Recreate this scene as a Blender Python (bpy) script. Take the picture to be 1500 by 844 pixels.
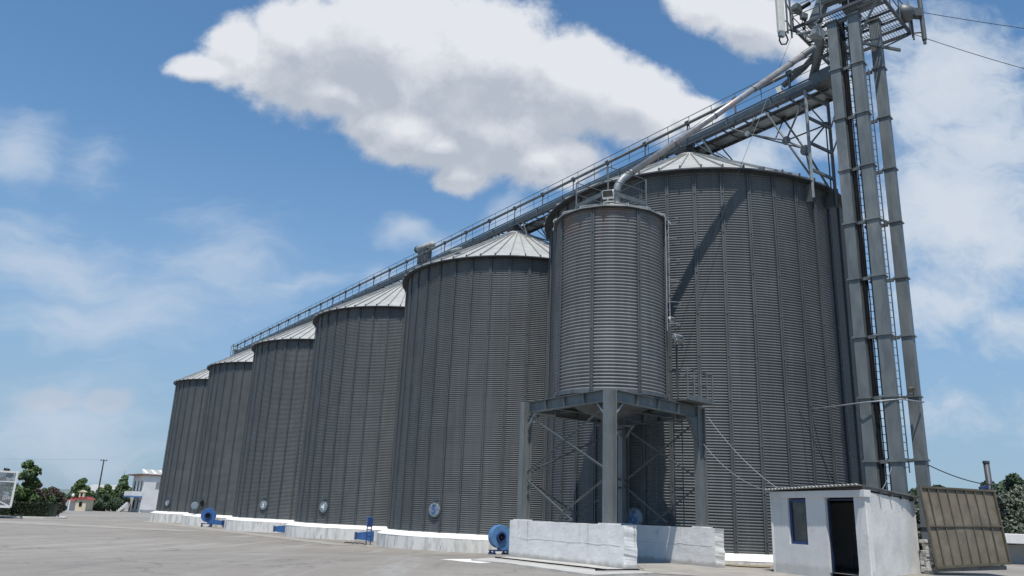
import bpy, math, random
from mathutils import Vector, Matrix, Euler, noise
random.seed(7)
R_ = math.radians
for o in list(bpy.data.objects): bpy.data.objects.remove(o)
scene = bpy.context.scene
# ------------------------------------------------------------------ camera
cam_d = bpy.data.cameras.new('camera'); cam = bpy.data.objects.new('camera', cam_d)
scene.collection.objects.link(cam); scene.camera = cam
cam_d.sensor_width = 36; cam_d.lens = 36*1143/1500; cam_d.clip_end = 6000; cam_d.clip_start = .1
PT, RL = R_(16.30), R_(2.291)
fw = Vector((0, math.cos(PT), math.sin(PT))); rt = Vector((1, 0, 0)); up = rt.cross(fw)
RR = rt*math.cos(RL)+up*math.sin(RL); UU = -rt*math.sin(RL)+up*math.cos(RL)
m3 = Matrix((RR, UU, -fw)).transposed()
cam.matrix_world = Matrix.Translation((0, 0, 1.5)) @ m3.to_4x4()
# ------------------------------------------------------------------ light
SUN_AZ, SUN_EL = -97.0, 67.0          # direction towards the sun, degrees from +X and above the horizon
SKY_STRENGTH, SUN_STRENGTH, EXPOSURE = 0.11, 4.7, 0.0
sdir = Vector((math.cos(R_(SUN_EL))*math.cos(R_(SUN_AZ)), math.cos(R_(SUN_EL))*math.sin(R_(SUN_AZ)), math.sin(R_(SUN_EL))))
sl = bpy.data.lights.new('sun', 'SUN'); sl.energy = SUN_STRENGTH; sl.angle = R_(.53); sl.color = (1, .955, .89)
so = bpy.data.objects.new('sun', sl); scene.collection.objects.link(so)
so.rotation_euler = sdir.to_track_quat('Z', 'Y').to_euler(); so.location = (0, -20, 60)
scene.view_settings.view_transform = 'Standard'; scene.view_settings.look = 'None'
scene.view_settings.exposure = EXPOSURE; scene.view_settings.gamma = 1

world = bpy.data.worlds.new('World'); scene.world = world; world.use_nodes = True
wt = world.node_tree; wt.nodes.clear()
class NB:
    """small node-graph helper"""
    def __init__(s, t): s.t = t
    def n(s, typ, **kw):
        k = s.t.nodes.new(typ)
        for a, b in kw.items(): setattr(k, a, b)
        return k
    def put(s, sock, v):
        if isinstance(v, bpy.types.NodeSocket): s.t.links.new(v, sock)
        else: sock.default_value = v
    def math(s, op, a, b=None, c=None, clamp=False):
        k = s.n('ShaderNodeMath', operation=op, use_clamp=clamp); s.put(k.inputs[0], a)
        if b is not None: s.put(k.inputs[1], b)
        if c is not None: s.put(k.inputs[2], c)
        return k.outputs[0]
    def mix(s, f, a, b, mode='MIX'):
        k = s.n('ShaderNodeMix', data_type='RGBA', blend_type=mode)
        s.put(k.inputs[0], f); s.put(k.inputs[6], a); s.put(k.inputs[7], b); return k.outputs[2]
    def ramp(s, f, lo, hi, a=0., b=1., smooth=True):
        k = s.n('ShaderNodeMapRange', interpolation_type='SMOOTHSTEP' if smooth else 'LINEAR')
        s.put(k.inputs[0], f); s.put(k.inputs[1], lo); s.put(k.inputs[2], hi); s.put(k.inputs[3], a); s.put(k.inputs[4], b)
        return k.outputs[0]
    def noise(s, vec, scale, detail=4, rough=.55, dist=0., out='Fac'):
        k = s.n('ShaderNodeTexNoise'); s.put(k.inputs['Vector'], vec); k.inputs['Scale'].default_value = scale
        k.inputs['Detail'].default_value = detail; k.inputs['Roughness'].default_value = rough
        k.inputs['Distortion'].default_value = dist; return k.outputs[out]
    def mapping(s, vec, loc=(0, 0, 0), rot=(0, 0, 0), scale=(1, 1, 1), typ='POINT'):
        k = s.n('ShaderNodeMapping', vector_type=typ); s.put(k.inputs[0], vec)
        k.inputs[1].default_value = loc; k.inputs[2].default_value = rot; k.inputs[3].default_value = scale; return k.outputs[0]
    def vadd(s, a, b):
        k = s.n('ShaderNodeVectorMath', operation='ADD'); s.put(k.inputs[0], a); s.put(k.inputs[1], b); return k.outputs[0]

CUM = [(-0.27, 0.57, 0.10, 0.05, 1, -12), (-0.11, 0.50, 0.09, 0.05, 1, -8), (-0.457, 0.605, 0.074, 0.029, 0.8, -2.7), (-0.417, 0.635, 0.059, 0.071, 0.9, 2.3), (-0.322, 0.634, 0.109, 0.125, 1, 2.3), (-0.194, 0.651, 0.15, 0.171, 1, 2.3), (-0.062, 0.623, 0.149, 0.169, 1, 2.3), (-0.037, 0.509, 0.135, 0.08, 1, -12.7), (0.072, 0.607, 0.114, 0.102, 1, -7.7), (0.171, 0.578, 0.103, 0.079, 1, -12.7), (0.244, 0.565, 0.059, 0.041, 0.9, -17.7), (-0.164, 0.52, 0.126, 0.066, 1, -17.7), (0.041, 0.481, 0.096, 0.054, 1, 2.3), (-0.073, 0.455, 0.057, 0.041, 0.8, 2.3), (0.269, 0.749, 0.077, 0.054, 0.8, -7.7), (0.36, 0.717, 0.102, 0.073, 0.8, -17.7), (0.419, 0.691, 0.061, 0.07, 0.7, 2.3)]
LOWC = [(-0.585, 0.12, 0.06, 0.021, 0.62, 2.3), (-0.507, 0.121, 0.043, 0.021, 0.7, 2.3)]
WISP = [(-0.691, 0.449, 0.075, 0.074, 0.7, -27.7), (-0.585, 0.443, 0.066, 0.063, 0.4, 22.3), (-0.603, 0.298, 0.218, 0.082, 0.75, -15.7), (-0.486, 0.255, 0.18, 0.066, 0.65, 7.3), (-0.385, 0.307, 0.137, 0.053, 0.65, -9.7), (-0.292, 0.296, 0.1, 0.025, 0.6, 10.3), (-0.582, 0.237, 0.178, 0.056, 0.6, 2.3), (-0.393, 0.365, 0.139, 0.045, 0.4, -22.7), (-0.086, 0.358, 0.083, 0.029, 0.6, -7.7), (-0.174, 0.306, 0.064, 0.027, 0.4, 12.3), (-0.553, 0.091, 0.189, 0.078, 0.7, 2.3), (-0.14, 0.374, 0.05, 0.03, 0.8, 2), (-0.009, 0.394, 0.06, 0.03, 0.8, 12)]
VEIL = [(0.638, 0.666, 0.172, 0.127, 0.95, 2.3), (0.663, 0.545, 0.147, 0.098, 1.0, -7.7), (0.578, 0.574, 0.109, 0.099, 0.95, 2.3), (0.607, 0.408, 0.161, 0.091, 1.05, 2.3), (0.585, 0.3, 0.156, 0.067, 1.0, 12.3), (0.663, 0.275, 0.101, 0.057, 0.9, 2.3), (0.339, 0.499, 0.116, 0.079, 0.9, 22.3), (0.409, 0.545, 0.088, 0.065, 0.8, 2.3), (0.484, 0.625, 0.08, 0.09, 0.7, 2.3), (0.576, 0.154, 0.177, 0.062, 0.5, 2.3), (0.62, 0.62, 0.2, 0.16, 1.1, 0), (0.62, 0.42, 0.2, 0.16, 1.15, 0), (0.5, 0.7, 0.12, 0.1, 0.8, 0)]

def field_group(name, blobs, octaves, stretch, warp, soft):
    """cloud density as a function of the direction slopes (x/y, z/y): soft blobs broken up by fractal noise"""
    g = bpy.data.node_groups.new(name, 'ShaderNodeTree')
    g.interface.new_socket('P', in_out='INPUT', socket_type='NodeSocketVector')
    g.interface.new_socket('D', in_out='OUTPUT', socket_type='NodeSocketFloat')
    b = NB(g); gi = b.n('NodeGroupInput'); go = b.n('NodeGroupOutput'); P = gi.outputs[0]
    wn = b.noise(P, 9, 3, .5, out='Color')
    k = b.n('ShaderNodeVectorMath', operation='SUBTRACT'); b.put(k.inputs[0], wn); k.inputs[1].default_value = (.5, .5, .5)
    k2 = b.n('ShaderNodeVectorMath', operation='SCALE'); b.put(k2.inputs[0], k.outputs[0]); k2.inputs['Scale'].default_value = warp
    Q = b.vadd(P, k2.outputs[0])
    acc = None
    for (x, z, rx, rz, w, rot) in blobs:
        v = b.mapping(Q, (x, z, 0), (0, 0, R_(rot)), (rx, rz, 1), 'TEXTURE')
        l = b.n('ShaderNodeVectorMath', operation='LENGTH'); b.put(l.inputs[0], v)
        f = b.math('MULTIPLY_ADD', l.outputs['Value'], -w, w)
        acc = f if acc is None else b.math('SMOOTH_MAX', acc, f, soft)
    N = b.mapping(Q, (3.1, 7.7, 0), (0, 0, 0), stretch)
    tot = acc
    for sc, det, rg, amp in octaves:
        n = b.noise(N, sc, det, rg)
        tot = b.math('ADD', tot, b.math('MULTIPLY_ADD', n, amp, -.5*amp))
    b.put(go.inputs[0], tot)
    return g
gc = field_group('cumulus_field', CUM, [(8, 3, .5, .45), (22, 9, .64, .62)], (1, 1, 1), .03, .12)
BODY = [(-0.25, 0.63, .17, .12, 1, -5), (-0.04, 0.60, .17, .12, 1, -10), (0.12, .57, .15, .08, 1, -15), (-.08, .50, .16, .055, 1, -12), (.35, .72, .09, .06, .8, -15)]
gb_ = field_group('cumulus_body', BODY, [(5, 2, .5, .25)], (1, 1, 1), .02, .2)
gl = field_group('low_cloud_field', LOWC, [(18, 6, .6, .6)], (1, 1, 1), .02, .1)
gw = field_group('wisp_field', WISP, [(3.2, 5, .55, 1.0), (7, 8, .62, .9)], (.75, 3.0, 1), .10, .25)
gt = field_group('veil_field', VEIL, [(5, 6, .6, 1.3), (14, 8, .66, 1.2)], (1, 1.5, 1), .10, .25)
W = NB(wt)
sky = W.n('ShaderNodeTexSky', sky_type='NISHITA', sun_disc=False)
sky.sun_elevation = R_(SUN_EL); sky.sun_rotation = R_(90-SUN_AZ); sky.altitude = 0; sky.air_density = 1.0; sky.dust_density = .3; sky.ozone_density = 3.0
tc = W.n('ShaderNodeTexCoord').outputs['Generated']
sep = W.n('ShaderNodeSeparateXYZ'); W.put(sep.inputs[0], tc)
yy = W.math('MAXIMUM', sep.outputs[1], .02)
cx = W.math('DIVIDE', sep.outputs[0], yy); cz = W.math('DIVIDE', sep.outputs[2], yy)
cmb = W.n('ShaderNodeCombineXYZ'); W.put(cmb.inputs[0], cx); W.put(cmb.inputs[1], cz); Pd = cmb.outputs[0]
front = W.ramp(sep.outputs[1], .05, .2)
def call(g, v):
    k = W.n('ShaderNodeGroup'); k.node_tree = g; W.put(k.inputs[0], v); return k.outputs[0]
dc = call(gc, Pd); dn = call(gc, W.vadd(Pd, (.006, .022, 0))); body = call(gb_, W.vadd(Pd, (.02, .055, 0)))
dt = call(gt, Pd); dw = call(gw, Pd); dl = call(gl, Pd)
mc = W.math('MULTIPLY', W.ramp(dc, .0, .36), front)
ml = W.math('MULTIPLY', W.math('MULTIPLY', W.ramp(dl, .0, .35), .42), front)
mt_ = W.math('MULTIPLY', W.math('MULTIPLY', W.ramp(dt, .05, .8), .85), front)
mw = W.math('MULTIPLY', W.math('MULTIPLY', W.ramp(dw, .0, .75), .8), front)
relief = W.math('SUBTRACT', dc, dn)                       # > 0 on billows facing the light
tone = W.math('SUBTRACT', W.ramp(body, .0, .62), W.math('MULTIPLY', relief, 1.7), clamp=True)
tone = W.math('MULTIPLY', tone, W.ramp(W.noise(Pd, 9, 8, .6), .32, .72, 1.15, .62), clamp=True)
ccol = W.mix(tone, (7.0, 7.25, 7.7, 1), (4.2, 4.65, 5.4, 1))
skyc = W.mix(1.0, sky.outputs[0], (.98, 1.30, 1.38, 1), 'MULTIPLY')
hzf = W.ramp(sep.outputs[2], -.02, .5, .85, 0)
skyh = W.mix(hzf, skyc, (2.6, 3.5, 4.9, 1))
c0 = W.mix(mw, skyh, (4.9, 5.75, 6.9, 1))
c1 = W.mix(mt_, c0, W.mix(W.ramp(dt, .5, 1.2), (5.3, 6.05, 7.0, 1), (6.5, 6.9, 7.5, 1)))
c1 = W.mix(ml, c1, (5.3, 5.4, 6.1, 1))
c2 = W.mix(mc, c1, ccol)
bg = W.n('ShaderNodeBackground'); W.put(bg.inputs[0], c2); bg.inputs[1].default_value = SKY_STRENGTH
wo = W.n('ShaderNodeOutputWorld'); wt.links.new(bg.outputs[0], wo.inputs[0])

# ------------------------------------------------------------------ helpers
COL = scene.collection
class MB:
    def __init__(s): s.v = []; s.f = []
    def add(s, vs, fs):
        o = len(s.v); s.v += [tuple(v) for v in vs]; s.f += [tuple(i+o for i in f) for f in fs]; return s
    def box(s, c, d, rot=None, taper=1.0):
        x, y, z = d[0]/2, d[1]/2, d[2]/2
        vs = [Vector((a*x*(taper if k > 0 else 1), b*y*(taper if k > 0 else 1), k*z)) for k in (-1, 1) for a, b in ((-1, -1), (1, -1), (1, 1), (-1, 1))]
        if rot is not None:
            M = rot if isinstance(rot, Matrix) else Euler(rot).to_matrix()
            vs = [M @ v for v in vs]
        vs = [v+Vector(c) for v in vs]
        return s.add(vs, [(0, 3, 2, 1), (4, 5, 6, 7), (0, 1, 5, 4), (1, 2, 6, 5), (2, 3, 7, 6), (3, 0, 4, 7)])
    def bar(s, p, q, w, h=None, upv=(0, 0, 1)):
        p = Vector(p); q = Vector(q); h = h or w; d = (q-p); L = d.length; d.normalize()
        u = Vector(upv)
        if abs(d.dot(u)) > .98: u = Vector((1, 0, 0)) if abs(d.x) < .9 else Vector((0, 1, 0))
        sd = d.cross(u).normalized(); u = sd.cross(d)
        return s.box((p+q)/2, (w, L, h), Matrix((sd, d, u)).transposed())
    def tube(s, pts, r, n=8, cap=True):
        pts = [Vector(p) for p in pts]; rs = r if isinstance(r, (list, tuple)) else [r]*len(pts)
        vs = []; fs = []; ref = None
        for i, p in enumerate(pts):
            d = (pts[min(i+1, len(pts)-1)]-pts[max(i-1, 0)]).normalized()
            if ref is None:
                ref = Vector((0, 0, 1)) if abs(d.z) < .9 else Vector((1, 0, 0))
            a = (ref-d*ref.dot(d)).normalized(); b = d.cross(a); ref = a
            for k in range(n):
                t = 2*math.pi*k/n; vs.append(p+(a*math.cos(t)+b*math.sin(t))*rs[i])
        for i in range(len(pts)-1):
            for k in range(n):
                fs.append((i*n+k, i*n+(k+1) % n, (i+1)*n+(k+1) % n, (i+1)*n+k))
        if cap:
            fs.append(tuple(range(n))[::-1]); fs.append(tuple((len(pts)-1)*n+k for k in range(n)))
        return s.add(vs, fs)
    def lathe(s, prof, n, c=(0, 0, 0), a0=0., a1=2*math.pi, ax=None):
        full = abs(a1-a0-2*math.pi) < 1e-6; m = n if full else n+1; vs = []; fs = []
        for r, z in prof:
            for k in range(m):
                t = a0+(a1-a0)*k/n; v = Vector((r*math.cos(t), r*math.sin(t), z))
                if ax is not None: v = ax @ v
                vs.append(v+Vector(c))
        for i in range(len(prof)-1):
            for k in range(n):
                k2 = (k+1) % m
                fs.append((i*m+k, i*m+k2, (i+1)*m+k2, (i+1)*m+k))
        return s.add(vs, fs)
    def prism(s, poly, z0, z1, M=None, loc=(0, 0, 0)):
        n = len(poly); vs = [Vector((x, y, z0)) for x, y in poly]+[Vector((x, y, z1)) for x, y in poly]
        if M is not None: vs = [M @ v for v in vs]
        vs = [v+Vector(loc) for v in vs]
        return s.add(vs, [tuple(range(n))[::-1], tuple(range(n, 2*n))]+[(i, (i+1) % n, n+(i+1) % n, n+i) for i in range(n)])
    def build(s, name, mat, parent=None, smooth=False, bevel=0., label=None, local=False):
        me = bpy.data.meshes.new(name); me.from_pydata(s.v, [], s.f); me.materials.append(mat)
        if smooth: me.polygons.foreach_set('use_smooth', [True]*len(me.polygons))
        me.update(); o = bpy.data.objects.new(name, me); COL.objects.link(o)
        if parent is not None:
            o.parent = parent
            if not local: o.matrix_parent_inverse = abs_matrix(parent).inverted()
        if bevel:
            b = o.modifiers.new('bevel', 'BEVEL'); b.width = bevel; b.segments = 2; b.limit_method = 'ANGLE'
        if label: o['label'] = label
        return o
def abs_matrix(o):
    m = o.matrix_basis.copy()
    if o.parent is not None: m = abs_matrix(o.parent) @ o.matrix_parent_inverse @ m
    return m
def tag(o, label, cat, group=None, kind=None):
    if label: o['label'] = label
    if cat: o['category'] = cat
    if group: o['group'] = group
    if kind: o['kind'] = kind
    return o
def thing(name, loc, label, cat, group=None, rz=0.):
    e = bpy.data.objects.new(name, None); e.empty_display_size = .3; COL.objects.link(e)
    e.location = loc; e.rotation_euler = (0, 0, rz); return tag(e, label, cat, group)
def kids(o): return [c for c in list(COL.objects) if c.parent == o]
def dup(o, parent=None):
    c = o.copy(); COL.objects.link(c)
    if parent is not None: c.parent = parent
    for ch in kids(o): dup(ch, c)
    return c

def mat(name, c1, c2=None, scale=3., rough=.7, metal=0., stretch=(1, 1, 1), lo=.35, hi=.65, bump=0., bscale=None, c3=None, s3=.6, l3=.55, h3=.7, spec=.5, detail=6, streak=None):
    m = bpy.data.materials.new(name); m.use_nodes = True; t = m.node_tree; b = NB(t)
    P = t.nodes['Principled BSDF']; P.inputs['Roughness'].default_value = rough; P.inputs['Metallic'].default_value = metal
    P.inputs['Specular IOR Level'].default_value = spec
    oc = b.n('ShaderNodeNewGeometry').outputs['Position']
    if c2 is None: c2 = tuple(x*.85 for x in c1)
    v = b.mapping(oc, (0, 0, 0), (0, 0, 0), stretch)
    n = b.noise(v, scale, detail, .6); col = b.mix(b.ramp(n, lo, hi), (*c1, 1), (*c2, 1))
    if c3:
        n3 = b.noise(b.mapping(oc, (5, 9, 2), (0, 0, 0), stretch), s3, 7, .65); col = b.mix(b.ramp(n3, l3, h3), col, (*c3, 1))
    if streak:
        zt, zb_, sc_, amt = streak[:4]; gb0 = streak[4] if len(streak) > 4 else 0.; sz = b.n('ShaderNodeSeparateXYZ'); b.put(sz.inputs[0], oc)
        sn_ = b.noise(b.mapping(oc, (2, 3, 0), (0, 0, 0), (sc_, sc_, .10)), 1.0, 5, .7)
        sf = b.math('MULTIPLY', b.ramp(sn_, .56, .70), b.ramp(sz.outputs[2], zb_, zt)); col = b.mix(b.math('MULTIPLY', sf, amt), col, (.20, .20, .19, 1))
        gr = b.ramp(b.math('ADD', sz.outputs[2], b.math('MULTIPLY', b.noise(oc, 3, 4, .6), -.25)), gb0+.14, gb0-.02); col = b.mix(b.math('MULTIPLY', gr, amt*.9), col, (.25, .24, .21, 1))
    b.put(P.inputs['Base Color'], col)
    if bump:
        bn = b.n('ShaderNodeBump'); bn.inputs['Strength'].default_value = bump; bn.inputs['Distance'].default_value = .02
        b.put(bn.inputs['Height'], b.noise(oc, bscale or scale*4, 6, .65)); b.put(P.inputs['Normal'], bn.outputs[0])
    return m

def mat_wall(name, base, pitch_ang, warm, rust=0.):
    """galvanised corrugated sheets: each sheet slightly different, streaked, dusty"""
    m = bpy.data.materials.new(name); m.use_nodes = True; t = m.node_tree; b = NB(t); P = t.nodes['Principled BSDF']
    oc = b.n('ShaderNodeTexCoord').outputs['Object']; s = b.n('ShaderNodeSeparateXYZ'); b.put(s.inputs[0], oc)
    ang = b.math('ARCTAN2', s.outputs[1], s.outputs[0])
    ai = b.math('FLOOR', b.math('DIVIDE', ang, pitch_ang)); zi = b.math('FLOOR', b.math('DIVIDE', s.outputs[2], .88))
    cb = b.n('ShaderNodeCombineXYZ'); b.put(cb.inputs[0], ai); b.put(cb.inputs[1], zi)
    oi = b.n('ShaderNodeObjectInfo').outputs['Random']; b.put(cb.inputs[2], oi)
    wn = b.n('ShaderNodeTexWhiteNoise', noise_dimensions='3D'); b.put(wn.inputs['Vector'], cb.outputs[0])
    sheet = b.math('MULTIPLY', b.ramp(wn.outputs['Value'], 0, 1, .93, 1.07, False), b.ramp(oi, 0, 1, .92, 1.08, False))
    st = b.noise(b.mapping(oc, (0, 0, 0), (0, 0, 0), (3.5, 3.5, .18)), 1.2, 6, .6)
    streak = b.ramp(st, .3, .7, .86, 1.1)
    sp = b.noise(oc, 26, 3, .5); spangle = b.ramp(sp, .3, .7, .94, 1.06)
    f = b.math('MULTIPLY', b.math('MULTIPLY', sheet, streak), spangle)
    cc = b.n('ShaderNodeCombineColor'); 
    col = b.mix(b.ramp(b.noise(oc, .35, 4, .6), .4, .7), (*base, 1), (*warm, 1))
    k = b.n('ShaderNodeVectorMath', operation='SCALE'); b.put(k.inputs[0], col); b.put(k.inputs['Scale'], f)
    # lap joint between sheet rows: thin darker line
    zf = b.math('FRACT', b.math('DIVIDE', s.outputs[2], .88)); lap = b.math('LESS_THAN', zf, .03)
    col2 = b.mix(b.math('MULTIPLY', lap, .35), k.outputs[0], (.05, .05, .055, 1))
    if rust:
        rn = b.noise(b.mapping(oc, (0, 0, 0), (0, 0, 0), (1, 1, 1.6)), .9, 6, .6)
        rz_ = b.ramp(s.outputs[2], rust-1.6, rust+.1); rf = b.math('MULTIPLY', b.ramp(rn, .42, .68), rz_)
        col2 = b.mix(b.math('MULTIPLY', rf, .65), col2, (.20, .10, .065, 1))
    b.put(P.inputs['Base Color'], col2); P.inputs['Metallic'].default_value = .05; P.inputs['Roughness'].default_value = .68
    return m

M = {}
M['wall'] = mat_wall('galvanised_sheet', (.094, .106, .111), R_(9), (.088, .096, .099))
M['wall_small'] = mat_wall('galvanised_sheet_small', (.14, .15, .152), R_(45), (.13, .13, .128), 12.2)
M['stiff'] = mat('galvanised_stiffener', (.092, .103, .108), (.068, .077, .082), 2, .55, .2, (2, 2, .3))
M['roof'] = mat('roof_sheet', (.44, .44, .41), (.36, .36, .335), 1.2, .55, .1, c3=(.36, .35, .32), s3=.9, l3=.58, h3=.75)
M['roofrib'] = mat('roof_edge', (.36, .37, .36), (.27, .28, .28), 2, .5, .2)
M['steel'] = mat('painted_grey_steel', (.125, .14, .14), (.095, .107, .108), 3, .5, .25, (1, 1, .4), c3=(.17, .175, .17), s3=1.2)
M['column'] = mat('grey_painted_column', (.17, .185, .185), (.135, .15, .15), 3, .5, .2, (1, 1, .4), c3=(.21, .215, .21), s3=1.2)
M['steel_dark'] = mat('dull_dark_steel', (.085, .095, .105), (.06, .065, .07), 4, .55, .3)
M['steel_light'] = mat('bright_galvanised_steel', (.30, .32, .33), (.22, .24, .25), 4, .5, .3)
M['leg'] = mat('elevator_trunk_steel', (.15, .17, .175), (.105, .12, .125), 2.2, .55, .2, (1.3, 1.3, .35), c3=(.21, .22, .215), s3=1.1, l3=.5, h3=.75)
M['spout'] = mat('galvanised_spout', (.34, .34, .34), (.25, .25, .26), 3, .4, .4, c3=(.42, .26, .23), s3=.9, l3=.55, h3=.7)
M['black'] = mat('black_rubber', (.010, .010, .012), (.016, .016, .018), 4, .85, spec=.15)
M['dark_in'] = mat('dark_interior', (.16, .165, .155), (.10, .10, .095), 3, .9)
M['white_conc'] = mat('whitewashed_concrete', (.70, .69, .67), (.63, .62, .60), 1.6, .85, 0, c3=(.45, .44, .41), s3=2.0, l3=.64, h3=.76, bump=.35, bscale=14, streak=(1.35, .2, 3.2, .75, .08))
M['white_wall'] = mat('whitewashed_render', (.62, .62, .61), (.55, .55, .54), 1.1, .9, 0, c3=(.44, .44, .42), s3=.9, l3=.62, h3=.78, bump=.25, bscale=12, streak=(2.4, .6, 2.6, .35, .22))
M['cream_wall'] = mat('rough_render', (.70, .68, .63), (.58, .57, .53), 1.2, .92, 0, c3=(.45, .44, .41), s3=.8, l3=.58, h3=.75, bump=.5, bscale=9)
M['plinth_top'] = mat('white_plinth_top', (.78, .77, .74), (.66, .65, .62), 1.3, .9, 0, c3=(.42, .41, .38), s3=2.4, l3=.66, h3=.76, bump=.3, bscale=12)
M['plinth_side'] = mat('weathered_plinth_side', (.66, .65, .62), (.40, .39, .36), 2.6, .9, 0, (1, 1, .28), lo=.42, hi=.70, c3=(.20, .19, .17), s3=3.6, l3=.6, h3=.70, bump=.4, bscale=10)
M['blue'] = mat('blue_paint', (.045, .14, .36), (.035, .11, .29), 3, .45, .1, c3=(.12, .2, .34), s3=3, l3=.62, h3=.72)
M['blue_pale'] = mat('faded_blue_paint', (.10, .24, .45), (.08, .19, .38), 3, .5, .1)
M['blue_frame'] = mat('dark_blue_gloss', (.015, .045, .15), (.012, .035, .12), 3, .35)
M['blue_door'] = mat('worn_dark_blue_paint', (.012, .028, .075), (.01, .02, .05), 3, .5)
M['disc'] = mat('pale_disc_paint', (.24, .29, .33), (.16, .20, .24), 8, .6, .2)
M['brown'] = mat('brown_primer_metal', (.165, .14, .10), (.125, .105, .075), 2.2, .6, .1, c3=(.20, .175, .135), s3=1.2, l3=.5, h3=.72)
M['brown_dark'] = mat('brown_frame_metal', (.115, .10, .07), (.085, .072, .05), 3, .6, .1)
M['asb'] = mat('fibre_cement_sheet', (.42, .42, .40), (.30, .30, .285), 3, .9, 0, c3=(.16, .16, .15), s3=3, l3=.6, h3=.75)
M['cream_panel'] = mat('antenna_shell', (.62, .61, .55), (.55, .54, .49), 5, .45)
M['glass'] = mat('dusty_glass', (.05, .055, .05), (.11, .11, .10), 1.6, .25, 0, lo=.45, hi=.75)
M['bark'] = mat('bark', (.10, .075, .05), (.06, .045, .03), 6, .9, bump=.5)
M['stone'] = mat('white_rubble', (.62, .60, .56), (.40, .38, .34), 6, .95, 0, bump=.6, bscale=16)
M['red_tile'] = mat('red_tiles', (.33, .05, .045), (.24, .04, .035), 8, .7)
M['shrine'] = mat('cream_render', (.62, .53, .38), (.52, .45, .33), 2, .9)
M['house'] = mat('white_render', (.70, .69, .67), (.64, .63, .61), .6, .9)
M['house_grey'] = mat('grey_render', (.36, .37, .37), (.30, .31, .31), 1, .9)
M['terracotta'] = mat('brown_fascia', (.20, .10, .07), (.15, .08, .06), 2, .8)
M['wood'] = mat('tarred_wood', (.06, .05, .042), (.04, .035, .03), 4, .9)
M['lamp_white'] = mat('lamp_housing', (.75, .75, .72), (.66, .66, .63), 6, .4)

def leafmat(name, a, b_, c, rough=.6):
    m = bpy.data.materials.new(name); m.use_nodes = True; t = m.node_tree; b = NB(t); P = t.nodes['Principled BSDF']
    r = b.n('ShaderNodeNewGeometry'); rnd = r.outputs['Random Per Island']
    col = b.mix(b.ramp(rnd, 0, .7, smooth=False), (*a, 1), (*b_, 1))
    n = b.noise(r.outputs['Position'], .8, 3, .5); col = b.mix(b.ramp(n, .45, .7), col, (*c, 1))
    b.put(P.inputs['Base Color'], col); P.inputs['Roughness'].default_value = rough
    P.inputs['Subsurface Weight'].default_value = 0
    return m
M['leaf'] = leafmat('green_leaves', (.05, .095, .025), (.095, .15, .04), (.07, .12, .04))
M['leaf_lime'] = leafmat('lime_leaves', (.10, .15, .025), (.16, .21, .04), (.12, .16, .03))
M['leaf_red'] = leafmat('reddish_leaves', (.045, .035, .03), (.085, .06, .045), (.06, .055, .03))
M['leaf_dark'] = leafmat('dark_leaves', (.03, .055, .026), (.055, .09, .04), (.04, .07, .03))
M['leaf_olive'] = leafmat('olive_leaves', (.05, .07, .045), (.10, .12, .085), (.075, .09, .065))
M['leaf_pale'] = leafmat('pale_leaves', (.06, .08, .05), (.22, .24, .18), (.08, .10, .065))
M['hedge'] = leafmat('hedge_leaves', (.010, .020, .009), (.022, .04, .014), (.03, .05, .02))

# ------------------------------------------------------------------ ground
AX = R_(124.887); U = Vector((math.cos(AX), math.sin(AX), 0)); N_ = Vector((-U.y, U.x, 0))   # N_ points to the yard side
C0 = Vector((9.185, 37.85, 0)); SP = 15.55; RS = 7.27; HE = 16.03; Z0 = .513
def ss(a, b, x):
    k = min(1, max(0, (x-a)/(b-a))); return k*k*(3-2*k)
TT = [-60, -26, -6, -2, 10, 26, 41, 72, 130]; ZZ = [0, 0, .12, .08, -.4, -.47, -.57, -.7, -.7]
def gz(x, y):
    t = (x-C0.x)*U.x+(y-C0.y)*U.y
    if t <= TT[0]: z = 0
    elif t >= TT[-1]: z = ZZ[-1]
    else:
        for i in range(len(TT)-1):
            if t <= TT[i+1]:
                z = ZZ[i]+(ZZ[i+1]-ZZ[i])*(t-TT[i])/(TT[i+1]-TT[i]); break
    return z+.24*ss(8.8, 12.5, x)*ss(16, 22, y)
def grid_axis(lo, hi, c0, c1, fine, coarse):
    a = []; x = c0
    while x < c1: a.append(x); x += fine
    x = c0; st = fine
    left = []
    while x > lo: st = min(st*1.35, coarse); x -= st; left.append(x)
    x = c1; st = fine; right = [c1]
    while x < hi: st = min(st*1.35, coarse); x += st; right.append(x)
    return left[::-1]+a+right
gx = grid_axis(-3000, 3000, -45, 30, 1., 300); gy = grid_axis(-1500, 4000, -4, 110, 1., 300)
g = MB(); g.v = [(x, y, gz(x, y)) for y in gy for x in gx]; nx = len(gx)
g.f = [(j*nx+i, j*nx+i+1, (j+1)*nx+i+1, (j+1)*nx+i) for j in range(len(gy)-1) for i in range(nx-1)]
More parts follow.
